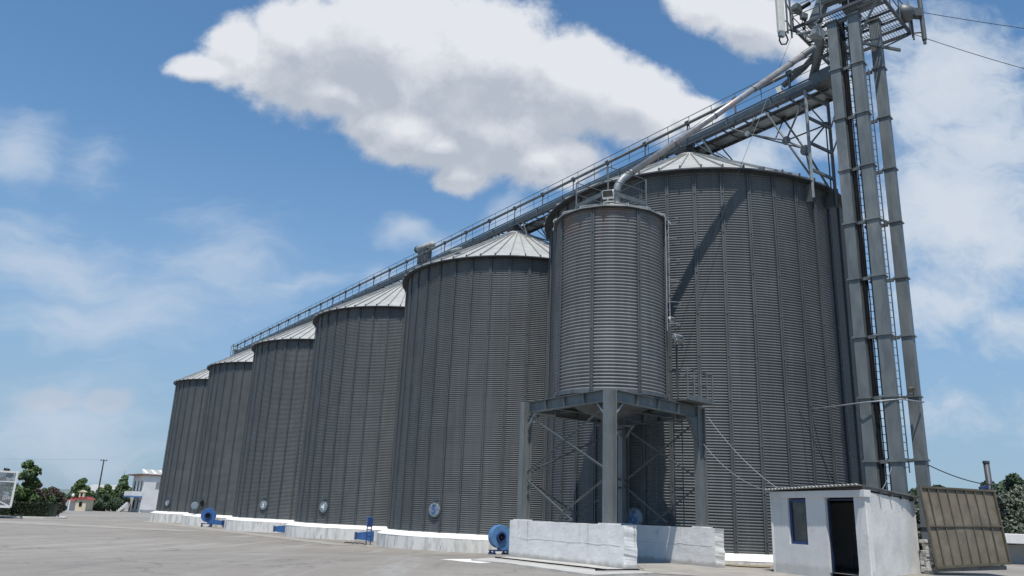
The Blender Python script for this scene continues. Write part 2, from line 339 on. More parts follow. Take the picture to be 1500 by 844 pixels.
def asphalt():
    m = bpy.data.materials.new('worn_asphalt'); m.use_nodes = True; t = m.node_tree; b = NB(t); P = t.nodes['Principled BSDF']
    pos = b.n('ShaderNodeNewGeometry').outputs['Position']
    big = b.noise(pos, .09, 5, .6); mid = b.noise(pos, .8, 6, .65); fine = b.noise(pos, 30, 4, .7)
    track = b.noise(b.mapping(pos, (0, 0, 0), (0, 0, R_(-32)), (.9, .07, 1)), 1.0, 5, .6)
    col = b.mix(b.ramp(big, .35, .65), (.25, .222, .190, 1), (.31, .28, .24, 1))
    col = b.mix(b.ramp(mid, .4, .75, 0, .55), col, (.20, .183, .162, 1))
    col = b.mix(b.ramp(track, .50, .66, 0, .75), col, (.345, .33, .30, 1))
    col = b.mix(b.ramp(track, .30, .42, .55, 0), col, (.15, .145, .14, 1))
    col = b.mix(b.ramp(fine, .35, .7, 0, .45), col, (.15, .15, .145, 1))
    # cracks: thin winding lines
    vo = b.n('ShaderNodeTexVoronoi', feature='DISTANCE_TO_EDGE'); vo.inputs['Scale'].default_value = .28
    wv = b.vadd(pos, b.mapping(b.noise(pos, .9, 5, .65, out='Color'), (-.5, -.5, -.5), (0, 0, 0), (2.2, 2.2, 0)))
    b.put(vo.inputs['Vector'], wv)
    cr = b.math('LESS_THAN', vo.outputs['Distance'], .011)
    keep = b.ramp(b.noise(pos, .12, 2, .5), .42, .52)
    col = b.mix(b.math('MULTIPLY', b.math('MULTIPLY', cr, keep), .5), col, (.075, .072, .07, 1))
    oil = b.noise(b.vadd(pos, (13, 5, 0)), .55, 5, .7)
    col = b.mix(b.ramp(oil, .60, .72, 0, .5), col, (.13, .125, .12, 1))
    grit = b.noise(pos, 6, 5, .75); col = b.mix(b.ramp(grit, .55, .75, 0, .4), col, (.37, .35, .31, 1))
    b.put(P.inputs['Base Color'], col); P.inputs['Roughness'].default_value = .88
    bn = b.n('ShaderNodeBump'); bn.inputs['Strength'].default_value = .35; bn.inputs['Distance'].default_value = .01
    b.put(bn.inputs['Height'], fine); b.put(P.inputs['Normal'], bn.outputs[0])
    return m
M['asphalt'] = asphalt()
tag(g.build('ground', M['asphalt'], smooth=True), 'wide worn grey asphalt yard falling away to the left', None, kind='structure')
M['concrete'] = mat('pale_concrete', (.50, .48, .44), (.40, .385, .35), 1.5, .9, 0, c3=(.28, .27, .25), s3=2.2, l3=.6, h3=.72, bump=.35, bscale=12)
M['dust'] = mat('pale_dusty_concrete', (.35, .325, .285), (.28, .26, .23), 1.1, .92, 0, c3=(.22, .21, .20), s3=1.4, bump=.3, bscale=12)
def sheet(name, pts, dz, matl, label, thick=0.):
    """a flat strip that follows the ground; pts = outline, triangulated as a fan over a subdivided quad"""
    b = MB(); n = 14
    A, B, Cc, D = [Vector((*p, 0)) for p in pts]
    for j in range(n+1):
        for i in range(n+1):
            s, t = i/n, j/n; p = (A*(1-s)+B*s)*(1-t)+(D*(1-s)+Cc*s)*t
            e = 0 if 0 < i < n and 0 < j < n else 1
            p += Vector((noise.noise(p*1.3), noise.noise(p*1.3+Vector((9, 4, 1))), 0))*.12*e
            b.v.append((p.x, p.y, gz(p.x, p.y)+dz))
    for j in range(n):
        for i in range(n): k = j*(n+1)+i; b.f.append((k, k+1, k+n+2, k+n+1))
    if thick:
        ring = [i for i in range(n+1)]+[j*(n+1)+n for j in range(1, n+1)]+[n*(n+1)+i for i in range(n-1, -1, -1)]+[j*(n+1) for j in range(n-1, 0, -1)]
        o = len(b.v)
        for k in ring: x, y, z = b.v[k]; b.v.append((x, y, z-thick))
        for i in range(len(ring)): j = (i+1) % len(ring); b.f.append((ring[j], ring[i], o+i, o+j))
    return tag(b.build(name, matl), label, None, kind='structure')
# raised slab along the near concrete wall, pale strips on the yard
sheet('slab', [(-.95, 26.2), (2.35, 21.1), (4.25, 23.0), (.35, 29.3)], .055, M['concrete'], 'cracked pale concrete slab in front of the near white wall', .12)
sheet('painted_patch', [(-1.95, 26.4), (-.6, 24.7), (.1, 25.6), (-.8, 27.6)], .008, M['plinth_top'], 'flat white patch on the asphalt beside the slab')
sheet('pavement', [(4.1, 23.4), (10.2, 21.8), (9.4, 27.5), (4.9, 31.2)], .012, M['dust'], 'dusty concrete floor between the two white walls and the hut')
sheet('drain_strip', [(-43.5, 97), (-9.8, 46.5), (-7.4, 45.6), (-41, 97)], .012, M['dust'], 'pale dusty strip along the silo bases')
sheet('road', [(-100, 84), (-24, 62), (-24, 66), (-100, 95)], .01, M['dust'], 'pale concrete band crossing the yard on the left')

M['dirt'] = mat('dry_dirt', (.30, .24, .16), (.20, .165, .115), 2.5, .95, 0, lo=.4, hi=.6, bump=.6, bscale=20)
sheet('dirt_strip', [(7.7, 28.9), (9.3, 28.4), (9.6, 29.6), (7.9, 29.9)], .03, M['dirt'], 'strip of dry dirt and rubble below the nearest silo base')

# ------------------------------------------------------------------ silos
def corr(r, z0, z1, pitch, amp, n=6):
    k = int(round((z1-z0)/pitch)); return [(r+amp*math.sin(2*math.pi*i/n), z0+(z1-z0)*i/(k*n)) for i in range(k*n+1)]
def stiffener(r, z0, z1, w, d):
    b = MB(); h = z1-z0; zc = (z0+z1)/2
    b.box((r+.022+d*.25, 0, zc), (d*.5, w*.34, h))            # web (recessed)
    for s in (-1, 1): b.box((r+.022+d*.5, s*w*.34, zc), (d, w*.32, h))
    k = z0+.45
    while k < z1:                                            # bolted splices
        b.box((r+.012+d+.006, 0, k), (.012, w*.9, .1)); k += 1.76
    return b
def make_silo():
    t = thing('grain_silo', (0, 0, 0), 'x', 'silo')
    b = MB(); b.lathe(corr(RS, Z0, HE, .11, .0165, 8), 120); b.build('wall', M['wall'], t, True)
    p = None
    for i in range(40):
        if p is None: p = o = stiffener(RS, Z0, HE-.02, .15, .06).build('stiffener', M['stiff'], t, local=True)
        else: o = p.copy(); COL.objects.link(o)
        o.rotation_euler = (0, 0, R_(-93.5+9*i))
    # roof: 54 folded sheets, turned-down eave, raised seams with open ends
    b = MB(); n = 54; a0 = R_(-93.5); r1, z1 = RS+.36, HE+.03; r2, z2 = .95, 19.95
    b.lathe([(r1-.01, z1-.035), (r1, z1), (r2, z2)], n, a0=a0, a1=a0+2*math.pi)
    b.build('roof', M['roof'], t)
    b = MB(); b.lathe([(RS-.05, HE-.01), (r1-.012, z1-.03)], n, a0=a0, a1=a0+2*math.pi); b.build('soffit', M['steel_dark'], t)  # underside of the roof sheets, eave shade put into its dark colour
    b = MB()
    for i in range(n):
        a = a0+2*math.pi*i/n; c, s = math.cos(a), math.sin(a)
        b.bar((r1*c+.015*c, r1*s+.015*s, z1+.035), (r2*c, r2*s, z2+.03), .05, .09)
    b.build('roof_seams', M['roofrib'], t)
    b = MB()
    for i in range(n):
        a = a0+2*math.pi*i/n; c, s = math.cos(a), math.sin(a)
        b.box(((r1+.04)*c, (r1+.04)*s, z1+.02), (.03, .07, .2), Matrix.Rotation(a, 3, 'Z'))
    b.lathe([(r1+.02, z1-.06), (r1+.02, z1-.0)], n, a0=a0, a1=a0+2*math.pi)
    b.build('eave_edge', M['steel_dark'], t)
    b = MB(); b.lathe([(1.02, 19.86), (.98, 20.02), (.5, 20.32), (.5, 20.42), (.0, 20.42)], 27, a0=a0, a1=a0+2*math.pi); b.build('roof_cap', M['roof'], t)
    b = MB(); b.lathe([(.62, 20.2), (.44, 20.55), (.44, 20.62)], 8); b.build('inlet_collar', M['steel_dark'], t)
    # concrete base: sloping whitewashed shoulder and weathered face
    b = MB(); ns = 72; prof = [(RS-.06, Z0-.01), (RS+.05, Z0-.012), (RS+.62, .29), (RS+.655, .25)]; b.lathe(prof, ns)
    for i, v in enumerate(b.v):
        q = Vector(v); k = noise.noise(q*1.1)*.03+noise.noise(q*4)*.012; b.v[i] = (v[0]*(1+k*.12), v[1]*(1+k*.12), v[2]+k*.6*(1 if i >= ns else 0))
    t1 = b.build('plinth_shoulder', M['plinth_top'], t)
    b = MB(); b.lathe([(RS+.652, .26), (RS+.64, -1.1)], ns); b.build('plinth', M['plinth_side'], t)
    return t
def digit(txt, size, matl, parent, M4):
    cu = bpy.data.curves.new('tmp_text', 'FONT'); cu.body = txt; cu.size = size; cu.extrude = .004; cu.offset = .014; cu.align_x = 'CENTER'; cu.align_y = 'CENTER'
    o = bpy.data.objects.new('tmp_text', cu); COL.objects.link(o); bpy.context.view_layer.update()
    me = bpy.data.meshes.new_from_object(o.evaluated_get(bpy.context.evaluated_depsgraph_get())); bpy.data.objects.remove(o)
    me.name = 'painted_number'; me.materials.clear(); me.materials.append(matl)
    k = bpy.data.objects.new('painted_number', me); COL.objects.link(k); k.parent = parent; k.matrix_basis = M4
    return k
silo_labels = [
 'nearest and largest-looking corrugated grain silo, behind the small elevated bin',
 'corrugated grain silo whose round hatch shows a blue 5',
 'corrugated grain silo whose round hatch shows a 4, between silos 3 and 5',
 'corrugated grain silo whose round hatch shows a 3',
 'corrugated grain silo with its round hatch swung open, second from the far left end',
 'farthest corrugated grain silo, last of the row beside the white house']
silo0 = make_silo(); silos = []
for i in range(6):
    s = silo0 if i == 0 else dup(silo0)
    s.location = C0+U*SP*i; s['label'] = silo_labels[i]; s['group'] = 'large grain silos standing in a row'; silos.append(s)
hatch_az = [-123.5, -123.3, -123.2, -113.7, -126.0, -124.8]
hatch_z = [1.62, 1.68, 1.62, 1.61, 1.53, 1.45]; nums = '654321'
for i, s in enumerate(silos):
    a = R_(hatch_az[i]); rad = Vector((math.cos(a), math.sin(a), 0)); tan = Vector((-rad.y, rad.x, 0))
    # hatch frame: x = tangent, y = up, z = outward
    B = Matrix((tan, Vector((0, 0, 1)), rad)).transposed().to_4x4()
    p = rad*(RS+.03)+Vector((0, 0, hatch_z[i])); B = Matrix.Translation(p) @ B
    b = MB(); b.lathe([(.44, -.04), (.44, .07), (.36, .07), (.36, -.04)], 28); f = b.build('hatch_ring', M['stiff'], s, local=True); f.matrix_basis = B
    if i != 4:
        b = MB(); b.lathe([(.375, .0), (.375, .10), (.33, .125), (0, .14)], 28)
        for k in range(10):
            b.box((.355*math.cos(k*.628), .355*math.sin(k*.628), .12), (.03, .03, .03))
        h = b.build('hatch', M['disc'], s, local=True); h.matrix_basis = B
        digit(nums[i], .62, M['blue' if i < 2 else 'lamp_white'], h, Matrix.Translation((0, 0, .145)))
    else:
        b = MB(); b.lathe([(.355, .005), (0, .006)], 28); h = b.build('hatch_opening', M['black'], s, local=True); h.matrix_basis = B
        b = MB(); b.lathe([(.375, .0), (.375, .08), (.3, .10), (0, .11)], 28); h = b.build('hatch', M['disc'], s, local=True, label='open hatch cover hanging to the left')
        h.matrix_basis = B @ Matrix.Translation((-.86, -.22, .28)) @ Matrix.Rotation(R_(38), 4, 'Y')
    b = MB()
    b.box((0, .5, .03), (.3, .05, .05)); b.bar((-.12, .5, .05), (-.02, .2, .16), .03); b.bar((.12, .5, .05), (.02, .2, .16), .03)
    k = b.build('hatch_hinge', M['steel_dark'], s, local=True); k.matrix_basis = B
b = MB(); b.box((-.0, -6.35, 16.95), (.6, .5, .12), (.55, 0, 0)); k = b.build('roof_hatch', M['roofrib'], silos[1], local=True); k.rotation_euler = (0, 0, R_(-37)); k.location = (0, 0, .2)

# ------------------------------------------------------------------ conveyor over the silos
def W2(t, o, z): return C0+U*t+N_*o+Vector((0, 0, z))          # t along the row, o towards the yard
conv = thing('conveyor_bridge', W2(34, 0, 20.4), 'long grey conveyor bridge with catwalk running over the silo tops', 'conveyor')
T0, T1 = -8.3, 79.0
b = MB(); b.bar(W2(T0, .45, 20.80), W2(T1, .45, 20.80), .52, .24)
for s in (.17, .73): b.bar(W2(T0, s, 20.98), W2(T1, s, 20.98), .07, .05)
k = T0
while k < T1: b.bar(W2(k, .14, 20.79), W2(k, .76, 20.79), .04, .34); k += 2.6
b.build('conveyor_trough', M['column'], conv)
b = MB(); b.bar(W2(T0, .74, 20.53), W2(T1, .74, 20.53), .07, .14); b.bar(W2(T0, -.84, 20.47), W2(T1, -.84, 20.47), .06, .16); b.bar(W2(T0, .1, 20.46), W2(T1, .1, 20.46), .05, .12)
k = T0+.3
while k < T1: b.bar(W2(k, -.82, 20.42), W2(k, .74, 20.42), .06, .06); k += 1.3
b.build('bridge_frame', M['steel_dark'], conv)
b = MB(); b.bar(W2(T0, -.32, 20.53), W2(T1, -.32, 20.53), 1.02, .03); b.build('walkway', M['steel_light'], conv)
b = MB()
for z in (21.0, 21.5): b.tube([W2(T0-.9, -.84, z), W2(T1, -.84, z)], .022, 6)
b.tube([W2(T0-.9, .84, 22.02), W2(T1, .84, 22.02)], .022, 6); b.tube([W2(T0-.9, .84, 21.3), W2(T1, .84, 21.3)], .015, 6)
b.build('handrail', M['steel'], conv)
b = MB(); b.bar(W2(T0, -.84, 20.5), W2(T0, -.84, 21.5), .04); rp = b.build('rail_post', M['steel'], conv)
b = MB(); b.bar(W2(T0, .84, 20.95), W2(T0+.05, .84, 22.02), .03); rq = b.build('rail_post', M['steel'], conv)
for o_, step, cnt_ in ((rp, 2.4, 36), (rq, 1.5, 58)):
    for k in range(1, cnt_+1):
        c_ = o_.copy(); COL.objects.link(c_); c_.location = o_.location+U*step*k
b = MB(); b.tube([W2(-9.0, .9, 21.62), W2(T1-1, .9, 21.62)], .085, 10); b.build('dust_pipe', M['steel'], conv, True)
b = MB(); b.bar(W2(-6.9, .9, 20.9), W2(-6.9, .9, 21.66), .07); b.box(W2(-6.9, .9, 21.70), (.24, .2, .05), Matrix.Rotation(AX, 3, 'Z')); b.box(W2(-6.9, .9, 21.60), (.1, .22, .2), Matrix.Rotation(AX, 3, 'Z'))
ps = b.build('pipe_support', M['steel_dark'], conv)
for k in range(1, 28):
    c_ = ps.copy(); COL.objects.link(c_); c_.location = ps.location+U*3.1*k
# legs and gates down to every silo top, lattice between them
for i in range(6):
    t0 = SP*i
    b = MB(); b.lathe([(.4, 20.7), (.55, 20.52), (.34, 20.1), (.3, 20.35)], 8, c=W2(t0, .3, 0)); b.box(W2(t0, .3, 20.48), (.9, .9, .3), Matrix.Rotation(AX, 3, 'Z'))
    b.build('discharge_gate', M['steel_dark'], conv)
    b = MB()
    for s in (-1, 1):
        for o in (-.8, .75):
            b.bar(W2(t0+s*1.5, o, 20.45), W2(t0+s*2.2, o*1.15, 19.35), .06)
            b.bar(W2(t0+s*1.0, o, 20.45), W2(t0+s*2.2, o*1.15, 19.35), .045)
        b.bar(W2(t0+s*2.2, -.92, 19.33), W2(t0+s*2.2, .86, 19.33), .07)
    b.build('roof_support', M['steel'], conv)
    if i < 5:
        b = MB()
        for o in (-.8, .75):
            ts = [t0+2.2+(SP-4.4)*k/8 for k in range(9)]; zs = [20.42 if k % 2 == 0 else 19.78 for k in range(9)]
            for k in range(8): b.bar(W2(ts[k], o, zs[k]), W2(ts[k+1], o, zs[k+1]), .035)
            b.bar(W2(ts[1], o, 19.76), W2(ts[7], o, 19.76), .05)
        b.build('lattice', M['steel_dark'], conv)
b = MB()
for o in (-.84, .84):
    b.bar(W2(T1, o, 20.5), W2(T1, o, 22.1), .06); b.bar(W2(T1+.9, o, 20.5), W2(T1+.9, o, 21.9), .06); b.bar(W2(T1, o, 22.05), W2(T1+.9, o, 21.9), .05); b.bar(W2(T1, o, 20.55), W2(T1+.9, o, 20.55), .06)
b.bar(W2(T1+.9, -.84, 21.9), W2(T1+.9, .84, 21.9), .05); b.bar(W2(T1+.9, -.84, 20.55), W2(T1+.9, .84, 20.55), .06)
b.build('end_cage', M['steel'], conv)
b = MB(); b.tube([W2(T1-.4, .2, 21.25), W2(T1-.4, .9, 21.25)], .2, 12); b.box(W2(T1-.2, .2, 20.9), (.6, .5, .5)); b.build('drive_motor', M['steel_light'], conv)
# head box and inlet under the tower
b = MB(); b.box(W2(-8.35, .3, 20.86), (.95, .9, .62), Matrix.Rotation(AX, 3, 'Z')); b.build('head_box', M['steel'], conv, bevel=.02)
b = MB(); b.box(W2(-6.0, .35, 21.25), (.34, .34, .55), Matrix.Rotation(AX+.5, 3, 'Z') @ Euler((.25, .3, 0)).to_matrix(), .75); b.build('inlet_boot', M['steel_light'], conv)
# half-round hood of the middle drive
dr = thing('drive_hood', W2(30.2, 0, 21.0), 'cream half-round hood on the conveyor above the gap before silo 4', 'hood')
b = MB(); Mx = Matrix((U, Vector((0, 0, 1)).cross(U)*1, Vector((0, 0, 1)))).transposed()
b.tube([W2(29.5, .35, 22.62), W2(27.0, .35, 22.42)], .25, 16); b.build('hood', M['asb'], dr, True)
b = MB(); b.tube([W2(29.52, .35, 22.621), W2(29.7, .35, 22.635)], .29, 16); b.build('end_cover', M['steel_dark'], dr)
b = MB(); b.box(W2(28.4, .3, 21.75), (1.3, .6, 1.2), Matrix.Rotation(AX, 3, 'Z')); b.build('drive_box', M['steel_dark'], dr)

# truss and rim frame where the bridge leaves silo 6
tr = thing('rim_support_frame', W2(-7.7, 0, 15.3), 'tall ladder-like steel frame on the rim of the nearest silo holding up the conveyor', 'support frame')
ta, tb = -7.55, -7.75
b = MB(); b.bar(W2(ta, .75, 15.25), W2(ta, .75, 20.5), .11); b.build('post', M['steel_light'], tr)
b = MB(); b.bar(W2(tb, -.66, 15.1), W2(tb, -.66, 20.5), .11); b.build('post', M['steel'], tr)
for z in (16.55, 17.85, 19.1, 20.25):
    b = MB(); b.bar(W2(ta, .7, z+.05), W2(tb, -.62, z-.1), .1, .12); b.build('rung', M['steel'], tr)
b = MB(); b.box(W2(-7.25, .75, 15.5), (.5, .16, .8), Matrix.Rotation(AX, 3, 'Z')); b.build('rim_bracket', M['steel'], tr)
b = MB(); b.box(W2(-7.3, -.66, 15.5), (.8, .16, .6), Matrix.Rotation(AX, 3, 'Z')); b.build('rim_bracket', M['steel'], tr)
nodes = dict(a=W2(-4.28, .7, 19.65), b=W2(-6.38, .7, 18.46), c=W2(-7.32, .7, 17.62), d=W2(-5.43, -.6, 20.4), e=W2(-6.5, -.6, 18.4), f=W2(-5.25, .7, 20.59), g=W2(-7.5, .72, 16.3), h=W2(-7.4, .7, 20.1), i=W2(-4.87, .7, 20.4), j=W2(-5.81, .7, 18.75), k=W2(-3.4, -.6, 20.4), l=W2(-7.6, -.6, 19.2), m=W2(-7.6, -.6, 15.9), n=W2(-3.2, .7, 20.4))
for p, q, w in ('nac'.join(()) or [('n', 'a', .05), ('a', 'b', .06), ('b', 'c', .06), ('a', 'j', .05), ('f', 'g', .08), ('i', 'a', .05), ('d', 'c', .07), ('h', 'b', .07), ('d', 'j', .05), ('b', 'l', .06), ('c', 'l', .06), ('k', 'e', .05), ('e', 'l', .06), ('c', 'm', .08), ('c', 'g', .06), ('h', 'l', .05), ('e', 'b', .05), ('l', 'm', .05)]):
    b = MB(); b.tube([nodes[p], nodes[q]], w/2+.008, 8); b.build('truss_bar', M['steel'], tr, True)
for k, r in (('a', .13), ('b', .2), ('c', .24), ('d', .15), ('l', .14)):
    b = MB(); b.lathe([(0, -.05), (r, -.05), (r, .05), (0, .05)], 14, c=nodes[k], ax=Matrix((U, Vector((0, 0, 1)), U.cross(Vector((0, 0, 1))))).transposed()); b.build('node_plate', M['steel_dark'] if k in 'cbdl' else M['steel_light'], tr)
for z in (17.55, 18.75):
    b = MB(); b.tube([W2(tb, -.6, z), Vector((13.7, 29.7, z+.35))], .035, 6); b.build('tie_bar', M['steel'], tr)

# ------------------------------------------------------------------ bucket elevator tower
LA = Vector((13.66, 29.6, 0)); LB = Vector((14.33, 29.0, 0)); LC = Vector((15.47, 29.5, 0)); LD = LA+LC-LB
TC = (LA+LC)/2
rotA = math.atan2((LB-LA).y, (LB-LA).x)
gb = .2
el = thing('elevator_tower', (TC.x, TC.y, gb), 'tall grey tower of four square elevator trunks rising beside the nearest silo', 'tower')
FZ = [1.6+2.36*i for i in range(10)]
for L, w, off in ((LA, .42, 0), (LB, .44, 0), (LC, .41, .12), (LD, .41, .12)):
    b = MB(); b.box((L.x, L.y, (gb+22.9)/2), (w, w*.92, 22.9-gb), Matrix.Rotation(rotA, 3, 'Z'))
    tk = b.build('trunk', M['leg'], el, bevel=.012)
    for z in FZ:
        b = MB(); b.box((L.x, L.y, z+off), (w+.11, w*.92+.11, .05), Matrix.Rotation(rotA, 3, 'Z'))
        b.box((L.x, L.y, z+off+.045), (w+.05, w*.92+.05, .05), Matrix.Rotation(rotA, 3, 'Z'))
        b.build('flange', M['leg'], tk)
for z in FZ:
    for p, q, o in ((LA, LB, 0), (LC, LD, .12)):
        d = (q-p).normalized()
        b = MB(); b.bar(p+d*.3+Vector((0, 0, z+o)), q-d*.3+Vector((0, 0, z+o)), .1, .13); b.build('cross_tie', M['steel'], el)
for z in (FZ[1], FZ[5]):
    b = MB(); b.bar(LB+Vector((.3, .1, z+.1)), LC+Vector((-.25, 0, z+.1)), .07, .09); b.build('cross_tie', M['steel'], el)
def ladder(name, base, top, wdir, w, parent, step=.3, cage=False, matl=None):
    b = MB(); wd = Vector(wdir).normalized()*w/2; base = Vector(base); top = Vector(top); L = (top-base).length; d = (top-base)/L
    for s in (-1, 1): b.bar(base+wd*s, top+wd*s, .045, .03, upv=(1, 0, 0))
    k = .2
    while k < L: b.tube([base+d*k-wd, base+d*k+wd], .014, 5); k += step
    o = b.build(name, matl or M['steel'], parent)
    if cage:
        b = MB(); nrm = d.cross(wd).normalized()
        if nrm.y > 0: nrm = -nrm
        k = 2.2; hoops = []
        while k < L:
            pts = [base+d*k-wd*1.1+(nrm*.65*math.sin(math.pi*j/8)+wd.normalized()*(w*.62)*(1-math.cos(math.pi*j/8))*1.0-wd.normalized()*.0) for j in range(9)]
            b.tube(pts, .018, 5); hoops.append(pts); k += .9
        for j in (2, 4, 6):
            b.tube([hoops[0][j], hoops[-1][j]], .013, 5)
        b.build('ladder_cage', matl or M['steel'], o)
    return o
dAB = (LB-LA).normalized(); dBC = (LC-LB).normalized()
ladder('ladder', LA+dAB*.45+Vector((.16, .35, gb+.1)), LA+dAB*.45+Vector((.16, .35, 22.8)), (1, .1, 0), .36, el)
ladder('ladder', LB+dBC*.5+Vector((-.02, .12, 3.6)), LB+dBC*.5+Vector((-.02, .12, 20.5)), (1, .3, 0), .34, el)
b = MB(); random.seed(3)
for k in range(7):
    pts = []; 
    for j in range(24):
        z = gb+j*22.8/23; pts.append(LA+dAB*.42+Vector((-.08+.025*k+random.uniform(-.012, .012), .04+.03*(k % 3)+random.uniform(-.012, .012), z)))
    b.tube(pts, .024, 5)
b.build('cable_bundle', M['black'], el)
b = MB(); b.bar(LA+dAB*.5+Vector((-.1, .3, gb)), LA+dAB*.5+Vector((-.1, .3, 22.6)), .05, .22); b.build('cable_tray', M['steel_dark'], el)
# platform under the heads
PZ = 23.2; PA = R_(45); PCx = Vector((14.93, 30.5, PZ)); half = 1.88
def pf(a, b_, z=0.): 
    c, s = math.cos(PA), math.sin(PA); return PCx+Vector((a*c-b_*s, a*s+b_*c, z))
b = MB()
for s in (-1, 1):
    b.bar(pf(-half, s*half), pf(half, s*half), .09, .13); b.bar(pf(s*half, -half), pf(s*half, half), .09, .13)
for k in (-1.15, -.4, .4, 1.15): b.bar(pf(k, -half, -.02), pf(k, half, -.02), .07, .1)
b.build('platform_frame', M['steel_dark'], el)
b = MB(); k = -half
while k < half:
    b.bar(pf(-half, k, .06), pf(half, k, .06), .012, .03); k += .115
k = -half
while k < half: b.bar(pf(k, -half, .07), pf(k, half, .07), .015, .03); k += .47
b.build('platform_grating', M['steel'], el)
b = MB()
for (x, y) in ((-half, -half), (half, -half), (half, half), (-half, half)):
    b.bar(pf(x, y), pf(x, y, 1.15), .06)
for z in (.6, 1.12):
    for s in (-1, 1):
        b.tube([pf(-half, s*half, z), pf(half, s*half, z)], .022, 6); b.tube([pf(s*half, -half, z), pf(s*half, half, z)], .022, 6)
for k in (-.6, .6):
    for s in (-1, 1): b.bar(pf(k, s*half), pf(k, s*half, 1.12), .045); b.bar(pf(s*half, k), pf(s*half, k, 1.12), .045)
b.build('platform_railing', M['steel'], el)
b = MB()
for (x, y), L in (((-half, half), LA), ((-half, -half), LB), ((half, -half), LC), ((half, half), LD)):
    b.bar(pf(x, y, -.06), (L.x, L.y, 21.55), .07)
b.bar(pf(-half, half, -.08), (LA.x+.1, LA.y, 21.7), .05); b.bar((LA.x, LA.y, 21.6), (LD.x, LD.y, 21.6), .08); b.bar((LB.x, LB.y, 21.6), (LC.x+1.0, LC.y-.0, 21.6), .09, .12)
b.build('platform_brace', M['steel'], el)
for P0, P1, o in ((LA, LB, 0), (LC, LD, 0)):
    c = (P0+P1)/2; d = (P1-P0).normalized(); Mz = Matrix.Rotation(math.atan2(d.y, d.x), 3, 'Z')
    b = MB(); b.box((c.x, c.y, 24.4), (1.55, .5, .9), Mz); b.box((c.x, c.y, 25.1), (2.1, .72, .7), Mz)
    ax = Mz @ Matrix.Rotation(R_(90), 3, 'X')
    b.lathe([(0, -.36), (1.05, -.36), (1.05, .36), (0, .36)], 24, c=(c.x, c.y, 25.4), ax=ax)
    b.build('elevator_head', M['leg'], el, bevel=.015)
    q = c-d*.9
    if P0 is LA: b = MB(); b.box((q.x, q.y, 23.9), (.42, .42, 1.9), Mz @ Euler((0, .45, 0)).to_matrix()); b.build('discharge_chute', M['leg'], el)
b = MB(); b.tube([Vector((13.0, 29.7, 22.6)), Vector((13.15, 29.9, 22.0)), Vector((13.25, 30.2, 21.9)), W2(-7.7, .35, 21.1)], [.26, .2, .19, .18], 12); b.build('down_spout', M['leg'], el, True)
b = MB(); b.tube([Vector((13.5, 30.0, 22.3)), W2(-7.4, .4, 21.9), W2(-6.2, .38, 21.5)], .14, 10); b.build('side_spout', M['steel'], el, True)
b = MB()
random.seed(11)
for k in range(9):
    a = Vector((12.75+random.uniform(-.1, .6), 29.5+random.uniform(-.5, .6), 22.35+random.uniform(-.15, .5))); d = Vector((random.uniform(-1, 1), random.uniform(-1, 1), random.uniform(-.2, .3)))*.45
    b.bar(a, a+d, .05)
b.box((12.95, 29.55, 22.3), (.5, .4, .35), (.2, .3, .4)); b.build('valve_box', M['steel_light'], el)

# long spout to the small bin
sp = thing('grain_spout', (3.95, 28.0, 13.2), 'long round galvanised pipe slanting down from the tower to the small bin', 'pipe')
b = MB(); top = Vector((12.75, 29.6, 21.62)); elb = Vector((4.02, 28.03, 14.22))
d = (top-elb).normalized()
b.tube([top, elb+d*.25], .135, 20); b.build('pipe', M['spout'], sp, True)
b = MB(); b.tube([elb+d*.5, elb+d*.22, elb+Vector((.06, .0, .0)), elb+Vector((-.06, -.03, -.22)), Vector((3.93, 28.0, 13.85)), Vector((3.9, 28.0, 13.2))], .148, 20); b.build('elbow', M['steel_light'], sp, True)
for k in range(5):
    b = MB(); p = elb+d*(.6+k*2.35); b.tube([p, p+d*.07], .152, 20); b.build('pipe_clamp', M['steel'], sp)
b = MB(); b.tube([Vector((3.92, 28, 13.7)), Vector((3.92, 28, 13.76))], .195, 20); b.build('pipe_clamp', M['steel'], sp)
b = MB(); b.tube([top-d*.1, top-d*.75], .15, 20); b.build('sleeve', M['steel'], sp)

# ------------------------------------------------------------------ antennas, lamps, wires
def rod(b, p, q, r=.03): b.tube([p, q], r, 7); return b
an = thing('panel_antenna', (11.75, 29.6, 22.1), 'long cream panel antenna hanging at the left corner of the tower platform', 'antenna')
b = MB(); 
b.box((11.33, 29.5, 23.75), (.34, .2, 3.0), (0, 0, .3)); b.build('shell', M['cream_panel'], an, bevel=.05)
b = MB(); b.box((11.33, 29.5, 22.16), (.26, .17, .22), (0, 0, .3)); b.build('end_cap', M['steel_light'], an)
b = MB(); b.tube([(11.26, 29.5, 22.1), (11.22, 29.5, 21.85), (11.3, 29.5, 21.66), (11.5, 29.5, 21.68), (11.6, 29.5, 21.9), (11.5, 29.5, 22.25), (11.75, 29.7, 22.55), (12.25, 30.2, 22.8)], .035, 8); b.build('cable', M['black'], an, True)
b = MB(); rod(b, (11.66, 29.6, 22.3), (11.66, 29.6, 25.2), .045); rod(b, (11.35, 29.5, 22.9), (11.66, 29.6, 22.9)); rod(b, (11.66, 29.6, 22.95), (12.1, 30.3, 22.95)); rod(b, (11.66, 29.6, 23.9), (12.1, 30.3, 23.9)); rod(b, (12.12, 30.35, 22.6), (12.12, 30.35, 25), .045); rod(b, (12.12, 30.35, 23.9), (12.5, 30.4, 23.9)); b.build('bracket', M['steel'], an)
rr = thing('radio_unit', (12.4, 30.2, 23.6), 'grey radio box strapped to the mast by the cream antenna', 'radio unit')
b = MB(); b.box((12.35, 30.1, 23.95), (.42, .3, .32), (.1, .2, .5)); b.box((12.62, 30.1, 23.55), (.3, .22, .3), (0, .1, .3)); b.build('housing', M['steel'], rr, bevel=.03)
